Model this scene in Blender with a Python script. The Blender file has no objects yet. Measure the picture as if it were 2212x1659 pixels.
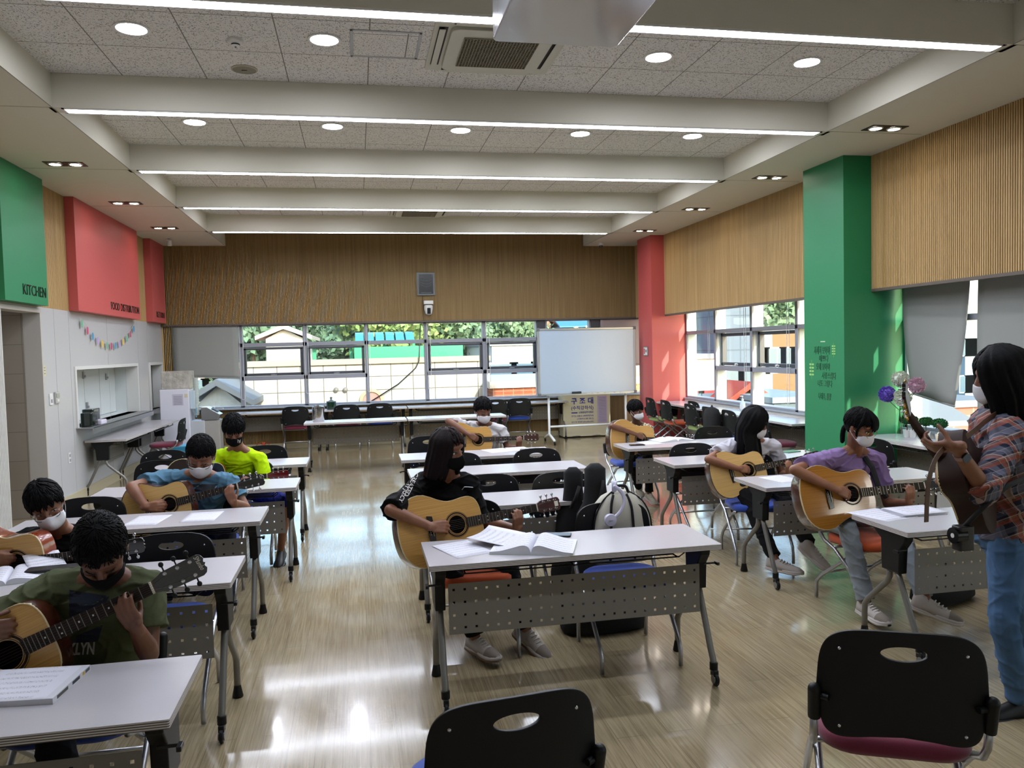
import bpy, bmesh, math, random
import numpy as np
from mathutils import Vector as V, Matrix, Quaternion, noise
random.seed(7)
PI = math.pi
SC = bpy.context.scene
COL = SC.collection

# ---------------------------------------------------------------- camera
HCAM = 1.75; FPX = 1705.68; YAW, PIT, ROL = .19184, .04549, .02467
_f = V((math.sin(YAW)*math.cos(PIT), math.cos(YAW)*math.cos(PIT), -math.sin(PIT)))
_r = V((math.cos(YAW), -math.sin(YAW), 0)); _d = _f.cross(_r)
RT = math.cos(ROL)*_r + math.sin(ROL)*_d; DN = -math.sin(ROL)*_r + math.cos(ROL)*_d
cam = bpy.data.cameras.new('camera'); co = bpy.data.objects.new('camera', cam); COL.objects.link(co)
cam.sensor_width = 36; cam.lens = FPX/2212*36; cam.clip_start = .05; cam.clip_end = 600
M = Matrix((RT, -DN, -_f)).transposed().to_4x4(); M.translation = (0, 0, HCAM); co.matrix_world = M
SC.camera = co
def ray(px, py): return _f + RT*((px-1106)/FPX) + DN*((py-829.5)/FPX)
def at(px, py, Y):
    d = ray(px, py); return V((0, 0, HCAM)) + d*(Y/d.y)
def atz(px, py, z):
    d = ray(px, py); return V((0, 0, HCAM)) + d*((z-HCAM)/d.z)
def atx(px, py, X):
    d = ray(px, py); return V((0, 0, HCAM)) + d*(X/d.x)

# ---------------------------------------------------------------- world, sun, exposure
SC.view_settings.view_transform = 'Standard'; SC.view_settings.look = 'None'
SC.view_settings.gamma = 1; SC.view_settings.use_curve_mapping = False
SC.view_settings.exposure = 0.95
w = bpy.data.worlds.new('sky'); SC.world = w; w.use_nodes = True
nt = w.node_tree; nt.nodes.clear()
o_ = nt.nodes.new('ShaderNodeOutputWorld'); b_ = nt.nodes.new('ShaderNodeBackground')
sk = nt.nodes.new('ShaderNodeTexSky'); sk.sky_type = 'NISHITA'; sk.sun_disc = False
sk.sun_elevation = math.radians(23); sk.sun_rotation = math.radians(165); sk.air_density = 1; sk.dust_density = 1.5
b_.inputs['Strength'].default_value = 0.38
nt.links.new(sk.outputs[0], b_.inputs[0]); nt.links.new(b_.outputs[0], o_.inputs[0])
sd = V((-1, 3.7, -1.6)).normalized()
sl = bpy.data.lights.new('sun', 'SUN'); so = bpy.data.objects.new('sun', sl); COL.objects.link(so)
sl.energy = 3.6; sl.angle = math.radians(.6); sl.color = (1, .93, .82)
so.rotation_euler = sd.to_track_quat('-Z', 'Y').to_euler()
SC.cycles.max_bounces = 7; SC.cycles.diffuse_bounces = 4; SC.cycles.glossy_bounces = 3
SC.cycles.transmission_bounces = 5; SC.cycles.transparent_max_bounces = 12
SC.cycles.sample_clamp_indirect = 4; SC.cycles.use_denoising = True
SC.cycles.caustics_reflective = False; SC.cycles.caustics_refractive = False

# ---------------------------------------------------------------- materials
def lin(c):
    if isinstance(c, str):
        c = tuple(int(c[i:i+2], 16)/255 for i in (0, 2, 4))
        c = tuple(x/12.92 if x <= .04045 else ((x+.055)/1.055)**2.4 for x in c)
    return (*c[:3], 1)
MATS = {}
def mat(n, c='808080', rough=.5, metal=0, spec=.5, coat=0, emit=0, alpha=1, trans=0, bump=None, ior=None, var=None, sheen=0):
    """bump=(scale,strength,stretch) noise bump, var=(colour,scale,stretch,lo,hi) noise colour mix"""
    if n in MATS: return MATS[n]
    m = bpy.data.materials.new(n); m.use_nodes = True; MATS[n] = m
    t = m.node_tree; p = t.nodes['Principled BSDF']; I = p.inputs
    I['Base Color'].default_value = lin(c); I['Roughness'].default_value = rough; I['Metallic'].default_value = metal
    I['Specular IOR Level'].default_value = spec; I['Coat Weight'].default_value = coat; I['Coat Roughness'].default_value = .08
    if sheen: I['Sheen Weight'].default_value = sheen
    if emit: I['Emission Color'].default_value = lin(c); I['Emission Strength'].default_value = emit
    if trans: I['Transmission Weight'].default_value = trans
    if ior: I['IOR'].default_value = ior
    I['Alpha'].default_value = alpha
    def nz(scale, st, det=3):
        tc = t.nodes.new('ShaderNodeTexCoord'); mp = t.nodes.new('ShaderNodeMapping'); mp.inputs['Scale'].default_value = st
        x = t.nodes.new('ShaderNodeTexNoise'); x.inputs['Scale'].default_value = scale; x.inputs['Detail'].default_value = det
        t.links.new(tc.outputs['Object'], mp.inputs[0]); t.links.new(mp.outputs[0], x.inputs[0]); return x
    if bump:
        x = nz(bump[0], bump[2] if len(bump) > 2 else (1, 1, 1)); b = t.nodes.new('ShaderNodeBump')
        b.inputs['Strength'].default_value = bump[1]; b.inputs['Distance'].default_value = bump[3] if len(bump) > 3 else .01
        t.links.new(x.outputs[0], b.inputs['Height']); t.links.new(b.outputs[0], I['Normal'])
    if var:
        x = nz(var[1], var[2]); r = t.nodes.new('ShaderNodeMapRange')
        r.inputs[1].default_value = var[3]; r.inputs[2].default_value = var[4]
        mx = t.nodes.new('ShaderNodeMix'); mx.data_type = 'RGBA'; mx.inputs[6].default_value = lin(c); mx.inputs[7].default_value = lin(var[0])
        t.links.new(x.outputs[0], r.inputs[0]); t.links.new(r.outputs[0], mx.inputs[0]); t.links.new(mx.outputs[2], I['Base Color'])
    return m
class N:
    """tiny node helper"""
    def __init__(s, m): s.t = m.node_tree; s.p = s.t.nodes['Principled BSDF']
    def n(s, k, **kw):
        x = s.t.nodes.new('ShaderNode'+k)
        for a, b in kw.items():
            if a.startswith('i'): x.inputs[int(a[1:])].default_value = b
            else: setattr(x, a, b)
        return x
    def l(s, a, b): s.t.links.new(a, b)
    def obj(s): return s.n('TexCoord').outputs['Object']
    def math(s, op, a, b=None):
        x = s.n('Math', operation=op)
        for i, q in enumerate((a, b)):
            if q is None: continue
            if isinstance(q, (int, float)): x.inputs[i].default_value = q
            else: s.l(q, x.inputs[i])
        return x.outputs[0]
    def mix(s, f, a, b):
        x = s.n('Mix', data_type='RGBA')
        if isinstance(f, (int, float)): x.inputs[0].default_value = f
        else: s.l(f, x.inputs[0])
        for i, q in ((6, a), (7, b)):
            if isinstance(q, (str, tuple)): x.inputs[i].default_value = lin(q)
            else: s.l(q, x.inputs[i])
        return x.outputs[2]
    def noise(s, vec, scale, det=3, rough=.5):
        x = s.n('TexNoise'); x.inputs['Scale'].default_value = scale; x.inputs['Detail'].default_value = det; x.inputs['Roughness'].default_value = rough
        s.l(vec, x.inputs[0]); return x.outputs[0]
    def map(s, vec, sc=(1, 1, 1), rot=(0, 0, 0), loc=(0, 0, 0)):
        x = s.n('Mapping'); x.inputs['Scale'].default_value = sc; x.inputs['Rotation'].default_value = rot; x.inputs['Location'].default_value = loc
        s.l(vec, x.inputs[0]); return x.outputs[0]

white_paint = mat('white_paint', 'cfcdc6', .6)
soffit_m = mat('soffit_paint', 'd2cfc0', .65)
lwall_m = mat('wall_panel', 'b4b4b4', .35, bump=(3, .05))
slat_m = mat('slat_wood', 'c0a06c', .55, var=('a38452', 1.2, (30, 30, .6), .3, .75), bump=(200, .1, (1, 1, .02)))
base_m = mat('baseboard_vinyl', 'b9ad8c', .3)
green_m = mat('green_paint', '1b7a4c', .5)
red_m = mat('red_paint', 'bd5552', .5)
alu = mat('window_aluminium', '8d9098', .45)
alu_w = mat('window_jamb_white', 'c8d2d0', .5)
steel = mat('brushed_steel', 'a9aaad', .3, .9)
chrome = mat('chrome', 'c8c8cc', .12, 1)
greytube = mat('grey_tube', '77756f', .38, .45)
panelgrey = mat('grey_panel', '75716a', .5, .2)
blackpl = mat('black_plastic', '090a0c', .45, spec=.3, bump=(400, .08))
blackm = mat('black_metal', '101011', .35, .3)
tabletop = mat('table_laminate', 'aeabae', .26, bump=(250, .03))
edge_m = mat('table_edge', '8c8683', .5)
N_ = N(edge_m)                                      # layered plywood-look edge: stripes stacked in height
z_ = N_.n('SeparateXYZ'); N_.l(N_.obj(), z_.inputs[0])
st_ = N_.math('GREATER_THAN', N_.math('SINE', N_.math('MULTIPLY', z_.outputs[2], 900)), .1)
N_.l(N_.mix(st_, 'd4cfcc', '5d5653'), N_.p.inputs['Base Color'])
glass = mat('clear_glass', 'ffffff', .0)
t_ = glass.node_tree; t_.nodes.clear()
a_ = t_.nodes.new('ShaderNodeBsdfTransparent'); g_ = t_.nodes.new('ShaderNodeBsdfGlossy'); g_.inputs['Roughness'].default_value = .02
x_ = t_.nodes.new('ShaderNodeMixShader'); x_.inputs[0].default_value = .05; oo = t_.nodes.new('ShaderNodeOutputMaterial')
a_.inputs[0].default_value = (.95, .985, .97, 1)
t_.links.new(a_.outputs[0], x_.inputs[1]); t_.links.new(g_.outputs[0], x_.inputs[2]); t_.links.new(x_.outputs[0], oo.inputs[0])
blind_m = mat('blind_fabric', '8f918c', .8, bump=(600, .05))
led_m = mat('led_diffuser', 'e9f0ff', .4, emit=22)
down_m = mat('downlight_lens', 'eef2ff', .4, emit=110)
spot_m = mat('spot_lens', 'fff0dd', .4, emit=30)
plastic_w = mat('white_plastic', 'd8d8d4', .4)
# ceiling tile
ceil_m = mat('ceiling_tile', 'c9c7c2', .9); n = N(ceil_m)
ob = n.obj(); br = n.n('TexBrick', offset=0, squash=1)
n.l(n.map(ob, loc=(-.155, -.45, 0)), br.inputs[0]); br.inputs['Scale'].default_value = 1; br.inputs['Brick Width'].default_value = .635; br.inputs['Row Height'].default_value = .635
br.inputs['Mortar Size'].default_value = .004; br.inputs['Mortar Smooth'].default_value = 0
w1 = n.noise(n.map(ob, (1, 2.6, 1)), 55, 2, .4); w2 = n.noise(n.map(ob, (2.6, 1, 1), loc=(3, 1, 0)), 55, 2, .4)
sp = n.math('MAXIMUM', n.math('GREATER_THAN', w1, .645), n.math('GREATER_THAN', w2, .645))
c1 = n.mix(sp, 'dddbd7', '77736d'); c2 = n.mix(br.outputs['Fac'], c1, '77736d'); n.l(c2, n.p.inputs['Base Color'])
# floor: glossy streaked vinyl planks running away from the camera
floor_m = mat('floor_planks', 'b0a184', .16, coat=.5); n = N(floor_m); ob = n.obj()
rv = n.map(ob, rot=(0, 0, PI/2)); br = n.n('TexBrick', offset=.37); n.l(rv, br.inputs[0])
br.inputs['Scale'].default_value = 1; br.inputs['Brick Width'].default_value = 1.1; br.inputs['Row Height'].default_value = .12
br.inputs['Mortar Size'].default_value = .0012; br.inputs['Color1'].default_value = (.0, .0, .0, 1); br.inputs['Color2'].default_value = (1, 1, 1, 1)
s1 = n.noise(n.map(ob, (60, 1.6, 1)), 1.6, 5, .65); s2 = n.noise(n.map(ob, (9, .5, 1)), 1, 2)
g = n.n('MapRange', i1=.32, i2=.7); n.l(s1, g.inputs[0])
ca = n.mix(g.outputs[0], '6f6045', 'a09272'); cb = n.mix(br.outputs['Color'], ca, n.mix(g.outputs[0], '7a6b4e', 'ac9f7f'))
cb2 = n.mix(n.math('MULTIPLY', s2, .35), cb, '8f8069'); cc = n.mix(br.outputs['Fac'], cb2, '6d5f4a'); n.l(cc, n.p.inputs['Base Color'])
gr = n.n('MapRange', i1=.3, i2=.8, i3=.10, i4=.24); n.l(n.noise(ob, 3, 3), gr.inputs[0]); n.l(gr.outputs[0], n.p.inputs['Roughness'])
bp = n.n('Bump'); bp.inputs['Strength'].default_value = .12; bp.inputs['Distance'].default_value = .004
n.l(n.math('ADD', s1, n.math('MULTIPLY', n.noise(ob, 5, 1), 1.5)), bp.inputs['Height']); n.l(bp.outputs[0], n.p.inputs['Normal'])
skin_m = mat('skin', '85583f', .5, bump=(90, .05), var=('754a36', 14, (1, 1, 1), .4, .75))
skin_d = mat('skin_tan', '6c4531', .5, bump=(90, .05), var=('5e3b2c', 14, (1, 1, 1), .4, .75))
hair_m = mat('black_hair', '030304', .65, spec=.12, bump=(70, .5, (3, 3, .35), .004))
hair_b = mat('brown_black_hair', '120808', .6, spec=.15, bump=(70, .5, (3, 3, .3), .004), var=('351815', 9, (1, 1, .3), .5, .8))

# ---------------------------------------------------------------- mesh builder
class G:
    def __init__(s): s.v = []; s.f = []; s.mi = []; s.cm = 0
    def add(s, vs, fs, T=None):
        b = len(s.v)
        s.v += [(T @ V(p))[:] if T else tuple(p) for p in vs]
        s.f += [tuple(b+i for i in f) for f in fs]; s.mi += [s.cm]*len(fs); return s
    def box(s, x0, x1, y0, y1, z0, z1, T=None):
        vs = [(x, y, z) for z in (z0, z1) for y in (y0, y1) for x in (x0, x1)]
        return s.add(vs, [(0, 2, 3, 1), (4, 5, 7, 6), (0, 1, 5, 4), (2, 6, 7, 3), (0, 4, 6, 2), (1, 3, 7, 5)], T)
    def loft(s, rings, cap=True, close=True, T=None):
        n = len(rings[0]); vs = [p for r in rings for p in r]; fs = []
        for i in range(len(rings)-1):
            for j in range(n if close else n-1):
                k = (j+1) % n; fs.append((i*n+j, i*n+k, (i+1)*n+k, (i+1)*n+j))
        if cap: fs.append(tuple(range(n-1, -1, -1))); fs.append(tuple((len(rings)-1)*n+j for j in range(n)))
        return s.add(vs, fs, T)
    def cyl(s, a, b, r0, r1=None, n=12, T=None):
        r1 = r0 if r1 is None else r1; a = V(a); b = V(b); q = (b-a).to_track_quat('Z', 'Y')
        R = lambda c, r: [c + q @ V((r*math.cos(2*PI*i/n), r*math.sin(2*PI*i/n), 0)) for i in range(n)]
        return s.loft([R(a, r0), R(b, r1)], T=T)
    def tube(s, pts, r, n=8, T=None, rs=None):
        pts = [V(p) for p in pts]; rings = []; pq = None
        for i, p in enumerate(pts):
            d = (pts[min(i+1, len(pts)-1)]-pts[max(i-1, 0)])
            if d.length < 1e-9: d = V((0, 0, 1))
            d.normalize()
            if pq is None: q = d.to_track_quat('Z', 'Y')
            else:
                q = (pq @ V((0, 0, 1))).rotation_difference(d) @ pq
            pq = q; rr = rs[i] if rs else r
            rings.append([p + q @ V((rr*math.cos(2*PI*j/n), rr*math.sin(2*PI*j/n), 0)) for j in range(n)])
        return s.loft(rings, T=T)
    def ell(s, c, r, nu=16, nv=10, T=None, q=None):
        c = V(c); r = (r, r, r) if isinstance(r, (int, float)) else r; vs = []; fs = []
        for i in range(1, nv):
            a = PI*i/nv
            for j in range(nu):
                b = 2*PI*j/nu; p = V((r[0]*math.sin(a)*math.cos(b), r[1]*math.sin(a)*math.sin(b), r[2]*math.cos(a)))
                vs.append(c + (q @ p if q else p))
        tp = V((0, 0, r[2])); bt = -tp
        vs += [c + (q @ tp if q else tp), c + (q @ bt if q else bt)]; L = len(vs)
        for i in range(nv-2):
            for j in range(nu): k = (j+1) % nu; fs.append((i*nu+j, (i+1)*nu+j, (i+1)*nu+k, i*nu+k))
        for j in range(nu):
            k = (j+1) % nu; fs.append((L-2, j, k)); fs.append((L-1, (nv-2)*nu+k, (nv-2)*nu+j))
        return s.add(vs, fs, T)
    def cap(s, a, b, r0, r1, n=12, T=None):
        """tapered capsule"""
        a = V(a); b = V(b); d = b-a; L = d.length
        if L < 1e-6: return s.ell(a, max(r0, r1), T=T)
        q = d.to_track_quat('Z', 'Y'); rings = []
        for k in range(1, 5): t = PI/2*k/4; rings.append((-r0*math.cos(t), r0*math.sin(t)))
        for k in range(0, 4): t = PI/2*k/4; rings.append((L+r1*math.sin(t), r1*math.cos(t)))
        R = [[a + q @ V((r*math.cos(2*PI*i/n), r*math.sin(2*PI*i/n), h)) for i in range(n)] for h, r in rings]
        return s.loft(R, T=T)
    def prism(s, out, z0, z1, T=None):
        return s.loft([[(x, y, z0) for x, y in out], [(x, y, z1) for x, y in out]], T=T)
    def lathe(s, prof, n=20, c=(0, 0, 0), T=None, cap=True):
        return s.loft([[(c[0]+r*math.cos(2*PI*j/n), c[1]+r*math.sin(2*PI*j/n), c[2]+z) for j in range(n)] for r, z in prof], cap=cap, T=T)
    def build(s, name, ms, parent=None, smooth=False, bevel=0, solid=0, loc=None, fix=True):
        me = bpy.data.meshes.new(name); me.from_pydata([tuple(p) for p in s.v], [], s.f)
        for m in (ms if isinstance(ms, (list, tuple)) else [ms]): me.materials.append(m)
        if len(me.materials) > 1: me.polygons.foreach_set('material_index', s.mi)
        if fix:
            bm = bmesh.new(); bm.from_mesh(me); bmesh.ops.recalc_face_normals(bm, faces=bm.faces); bm.to_mesh(me); bm.free()
        me.polygons.foreach_set('use_smooth', [bool(smooth)]*len(me.polygons))
        o = bpy.data.objects.new(name, me); COL.objects.link(o)
        if loc: o.location = loc
        if parent: o.parent = parent
        if solid: md = o.modifiers.new('s', 'SOLIDIFY'); md.thickness = solid; md.offset = 0
        if bevel:
            md = o.modifiers.new('b', 'BEVEL'); md.width = bevel; md.segments = 2; md.limit_method = 'ANGLE'; md.angle_limit = .6
        if smooth == 'a':
            me.set_sharp_from_angle(angle=.7)
        return o
def bake(o):
    dg = bpy.context.evaluated_depsgraph_get(); me = bpy.data.meshes.new_from_object(o.evaluated_get(dg))
    old = o.data; o.modifiers.clear(); o.data = me; bpy.data.meshes.remove(old); return o
def blob(g, name, m, parent=None, vox=.006, sm=4, dec=None):
    """merge overlapping closed shapes into ONE continuous surface"""
    o = g.build(name, m, parent, True)
    r = o.modifiers.new('r', 'REMESH'); r.mode = 'VOXEL'; r.voxel_size = vox; r.use_smooth_shade = True
    if sm: q = o.modifiers.new('q', 'SMOOTH'); q.iterations = sm; q.factor = .5
    bpy.context.view_layer.update(); bake(o)
    if dec:                                             # soft folds in cloth
        me = o.data; n_ = len(me.vertices); a = np.empty(n_*3); b = np.empty(n_*3); me.vertices.foreach_get('co', a); me.vertices.foreach_get('normal', b); a = a.reshape(-1, 3); b = b.reshape(-1, 3); d = np.empty(n_)
        for i in range(n_):
            x, y, z = a[i]; w1 = noise.noise((x*5+3, y*5, z*5)); d[i] = (1-abs(noise.noise((x*9+w1*1.5, y*9+w1, z*17+w1*2))))**4
        a += b*((d-.45)*dec)[:, None]; me.vertices.foreach_set('co', a.ravel()); me.update()
    return o
def tag(o, label=None, cat=None, group=None, kind=None):
    for k, x in (('label', label), ('category', cat), ('group', group), ('kind', kind)):
        if x: o[k] = x
    return o
def thing(name, label, cat, loc=(0, 0, 0), rz=0, group=None):
    o = bpy.data.objects.new(name, None); COL.objects.link(o); o.empty_display_size = .1
    o.location = loc; o.rotation_euler = (0, 0, rz); return tag(o, label, cat, group)
def struct(g, name, m, **k): return tag(g.build(name, m, **k), kind='structure')
def dup(root, loc, rz=0, label=None, group=None):
    r = root.copy(); COL.objects.link(r); r.location = loc; r.rotation_euler = (0, 0, rz)
    if label: r['label'] = label
    if group: r['group'] = group
    def rec(a, b):
        for ch in list(a.children):
            c = ch.copy(); COL.objects.link(c); c.parent = b; rec(ch, c)
    rec(root, r); return r
def text(s, size, m, T, name, parent=None, ext=.002, align='LEFT', sx=1, shear=0, bold=0, width=None):
    c = bpy.data.curves.new('t', 'FONT'); c.body = s; c.size = size; c.extrude = ext; c.align_x = align; c.shear = shear; c.resolution_u = 3; c.offset = bold*size
    o = bpy.data.objects.new('t', c); COL.objects.link(o); bpy.context.view_layer.update()
    dg = bpy.context.evaluated_depsgraph_get(); me = bpy.data.meshes.new_from_object(o.evaluated_get(dg))
    bpy.data.objects.remove(o)
    if width: xs = [v.co.x for v in me.vertices]; me.transform(Matrix.Translation((-min(xs), 0, 0))); sx = width/(max(xs)-min(xs))
    me.transform(Matrix.Diagonal((sx, 1, 1, 1))); me.transform(T)
    me.materials.clear(); me.materials.append(m)
    o = bpy.data.objects.new(name, me); COL.objects.link(o)
    if parent: o.parent = parent
    return o
def frame(o, x, y, z):
    m = Matrix((V(x), V(y), V(z))).transposed().to_4x4(); m.translation = V(o); return m
def rrect(w, h, r, n=5):
    o = []
    for cx, cy, a in ((w/2-r, h/2-r, 0), (-w/2+r, h/2-r, 90), (-w/2+r, -h/2+r, 180), (w/2-r, -h/2+r, 270)):
        for k in range(n+1): t = math.radians(a+90*k/n); o.append((cx+r*math.cos(t), cy+r*math.sin(t)))
    return o

# ================================================================ ROOM SHELL
XL, XR, YB, ZS, ZC = -3.42, 5.46, 15.0, 3.71, 3.975
YN = -.6                                   # wall behind the camera
struct(G().box(XL-1.6, XR+.6, YN-.1, YB+.3, -.12, 0), 'floor', floor_m)
struct(G().box(-2.45, 4.6, YN, YB, ZC, ZC+.05), 'ceiling', ceil_m)
g = G().box(XL-.2, -2.27, YN, YB+.1, ZS, ZC+.05); struct(g, 'trim_1', soffit_m)      # left soffit
g = G().box(4.40, XR+.6, YN, YB+.1, ZS, ZC+.05); struct(g, 'trim_2', soffit_m)       # right soffit
# fine panel joints on the soffits at each beam
g = G()
for y in (4.66, 6.80, 8.95, 11.09, 13.25):
    g.box(-3.3, -2.28, y, y+.006, ZS-.0015, ZS); g.box(4.41, 5.4, y, y+.006, ZS-.0015, ZS)
g.box(-2.275, -2.268, YN, YB, ZS-.002, ZS); g.box(4.395, 4.402, YN, YB, ZS-.002, ZS)
struct(g, 'trim_3', mat('joint_line', '8d8a7c', .8))
k = 4
for y in (.37, 2.51, 4.66, 6.80, 8.945, 11.09, 13.24):
    struct(G().box(-2.30, 4.44, y, y+.14, ZS, ZC), 'trim_%d' % k, soffit_m); k += 1
# led strips recessed in the beams' undersides
for i, (y, wh) in enumerate(((2.51, 'directly above the camera'), (4.66, 'running above the projector'), (6.80, 'just beyond the air conditioner'),
                       (8.945, 'in the third beam'), (11.09, 'in the fourth beam'), (13.24, 'in the beam closest to the far wall'))):
    t = thing('led_strip_light', 'glowing white light strip along a ceiling beam, ' + wh, 'light', (1.07, y+.07, ZS), group='light strips under the beams')
    G().box(-3.26, 3.26, -.048, .048, -.004, -.001).build('diffuser', led_m, t)
    G().box(-3.28, 3.28, -.062, -.048, -.008, 0).box(-3.28, 3.28, .048, .062, -.008, 0).box(-3.29, -3.26, -.062, .062, -.008, 0).box(3.26, 3.29, -.062, .062, -.008, 0).build('housing', plastic_w, t)

def ribs(axis, a0, a1, pos, z0, z1, dirn, pitch=.026, dep=.008):
    """vertical ribbed panel: axis 'x' (face plane y=pos) or 'y' (face plane x=pos); dirn = sign of outward normal"""
    g = G(); n = int((a1-a0)/pitch); pts = []
    for i in range(n):
        s = a0+(a1-a0)*i/n; p = (a1-a0)/n
        pts += [(s, 0), (s+p*.32, 0), (s+p*.4, dep), (s+p*.92, dep)]
    pts.append((a1, 0))
    rs = []
    for z in (z0, z1):
        rs.append([(s, pos+dirn*(d-dep), z) if axis == 'x' else (pos+dirn*(d-dep), s, z) for s, d in pts])
    g.loft(rs, cap=False, close=False)
    return g
def slab(g, axis, a0, a1, pos, z0, z1, th):
    if axis == 'x': g.box(a0, a1, min(pos, pos+th), max(pos, pos+th), z0, z1)
    else: g.box(min(pos, pos+th), max(pos, pos+th), a0, a1, z0, z1)
# back wall: upper ribbed panel, lower ribbed panel
ZP = 2.31
g = ribs('x', -3.46, 5.6, YB, ZP, ZC, -1); slab(g, 'x', -3.46, 5.6, YB, ZP+.002, ZC, .08); struct(g, 'wall_back', slat_m)
struct(G().box(-3.46, 5.8, YB-.012, YB+.14, ZP-.03, ZP), 'trim_11', mat('dark_edge', '5a5148', .6))
g = ribs('x', -3.42, 5.2, YB+.07, .10, .76, -1); slab(g, 'x', -3.46, 5.9, YB+.07, 0, .76, .12); struct(g, 'wall_back_low', slat_m)
g = ribs('x', -3.40, -3.26, YB+.05, .76, ZP, -1); slab(g, 'x', -3.46, -3.26, YB+.05, .7, ZP, .2); struct(g, 'wall_back_corner', slat_m)
struct(G().box(-3.42, 5.3, YB+.03, YB+.07, 0, .10), 'baseboard_back', base_m, bevel=.004)
struct(G().box(-3.28, 5.8, YB-.02, YB+.25, .755, .785), 'trim_12', mat('sill_stone', '9aa3ab', .25), bevel=.004)
# left wall: white panels below with door hole and two hatches, ribbed upper
def wallholes(name, X, th, y0, y1, z0, z1, holes, m):
    g = G(); ys = sorted({y0, y1, *[h[0] for h in holes], *[h[1] for h in holes]}); zs = sorted({z0, z1, *[h[2] for h in holes], *[h[3] for h in holes]})
    for a, b in zip(ys, ys[1:]):
        for c, d in zip(zs, zs[1:]):
            cy, cz = (a+b)/2, (c+d)/2
            if any(h[0] < cy < h[1] and h[2] < cz < h[3] for h in holes): continue
            g.box(X-th, X, a, b, c, d)
    return struct(g, name, m)
wallholes('wall_left', XL, .16, YN, YB+.1, 0, 2.33, [(8.55, 9.53, -1, 2.27), (10.56, 13.32, .90, 1.62), (14.10, 14.93, .86, 1.62)], lwall_m)
g = ribs('y', YN, YB, XL, 2.33, ZS, 1); slab(g, 'y', YN, YB, XL-.008, 2.33, ZS, -.15); struct(g, 'wall_left_high', slat_m)
g = G().box(XL, XL+.012, YN, 8.5, 0, .12).box(XL, XL+.012, 9.58, YB+.05, 0, .13); struct(g, 'baseboard_left', base_m)
g = G()
for y in (9.95, 10.42, 11.9, 13.45, 14.02, 7.6, 6.2): g.box(XL, XL+.0015, y, y+.004, .13, 2.33)
struct(g, 'trim_13', mat('joint_grey', '9b9b99', .6))
# door opening surround and the service corridor behind
df = mat('door_frame', 'b9b4ab', .5)
g = G().box(XL-.17, XL+.012, 8.51, 8.556, 0, 2.262).box(XL-.17, XL+.012, 9.522, 9.56, 0, 2.262).box(XL-.17, XL+.012, 8.51, 9.56, 2.262, 2.31)
struct(g, 'door_1', df, bevel=.003)
tile_d = mat('corridor_tile', '9a9083', .4, bump=(8, .05)); n = N(tile_d); br = n.n('TexBrick', offset=0); n.l(n.map(n.obj(), rot=(PI/2, 0, 0)), br.inputs[0])
br.inputs['Color1'].default_value = lin('9a9083'); br.inputs['Color2'].default_value = lin('928879'); br.inputs['Mortar'].default_value = lin('7b7266')
br.inputs['Brick Width'].default_value = .6; br.inputs['Row Height'].default_value = .32; br.inputs['Mortar Size'].default_value = .004; br.inputs['Scale'].default_value = 1
n.l(br.outputs[0], n.p.inputs['Base Color'])
struct(G().box(XL-1.5, XL-.172, 9.516, 9.66, 0, 2.6), 'wall_corridor', tile_d)
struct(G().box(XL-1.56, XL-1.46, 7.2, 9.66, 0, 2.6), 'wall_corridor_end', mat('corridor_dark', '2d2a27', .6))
struct(G().box(XL-1.5, XL-.16, 7.1, 7.2, 0, 2.6), 'wall_corridor_near', tile_d)
struct(G().box(XL-1.56, XL-.1, 7.1, 9.7, 2.6, 2.65), 'ceiling_corridor', soffit_m)
g = G().box(XL-.52, XL-.49, 9.47, 9.53, 0, 2.45).box(XL-.75, XL-.71, 9.45, 9.53, 0, 2.45); struct(g, 'trim_14', tile_d)
g = ribs('y', 7.0, 8.50, XL+.03, .02, 2.25, 1, .03, .006); slab(g, 'y', 7.0, 8.50, XL+.022, .02, 2.25, -.018); struct(g, 'door_2', mat('door_leaf_white', 'c0bfba', .5))
t = tag(G().box(XL-.53, XL-.47, 9.43, 9.47, 1.30, 1.40).box(XL-.52, XL-.50, 9.425, 9.44, 1.32, 1.38).build('blue_latch', mat('blue_latch', '17345c', .4), bevel=.004), 'small dark blue latch plate on the tiled jamb inside the doorway', 'latch')
tag(G().box(XL-1.455, XL-1.44, 8.78, 9.2, 1.72, 2.02).build('lit_window_pane', mat('lit_pane', 'e8efff', .5, emit=4)), 'small bright window seen deep inside the doorway', 'window')
# kitchen box behind the hatches
for i, (y0, y1, z0, z1) in enumerate(((10.56, 13.32, .90, 1.62), (14.10, 14.93, .86, 1.62))):
    g = G().box(XL-.36, XL-.34, y0-.02, y1+.02, z0-.02, z1+.02).box(XL-.34, XL-.161, y1-.006, y1+.02, z0, z1).box(XL-.34, XL-.161, y0-.02, y0+.006, z0, z1).box(XL-.34, XL-.161, y0, y1, z1-.006, z1+.02).box(XL-.34, XL-.161, y0, y1, z0-.02, z0+.006)
    struct(g, 'wall_hatch_back_%d' % (i+1), mat('hatch_shutter_white', 'c9cfce', .35) if i == 0 else mat('hatch_grey', '8c908b', .5))
    f = .035
    g = G().box(XL-.16, XL+.02, y0-f, y0+.008, z0-.01, z1-.008).box(XL-.16, XL+.02, y1-.008, y1+f, z0-.01, z1-.008).box(XL-.16, XL+.02, y0-f, y1+f, z1-.008, z1+f)
    struct(g, 'window_%d' % (8+i), mat('hatch_frame', 'd0d0cc', .4), bevel=.003)
t = thing('hatch_shutter', 'white folding shutter panels closing the serving hatch in the left wall', 'shutter', (XL-.335, 11.94, .92))
G().box(0, .012, -1.37, 1.37, 0, .69).build('panel', MATS['hatch_shutter_white'], t)
for y in (-.72, -.05, .62): G().box(.012, .014, y, y+.006, 0, .69).build('seam', mat('seam', '8a908f', .6), t)
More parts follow.
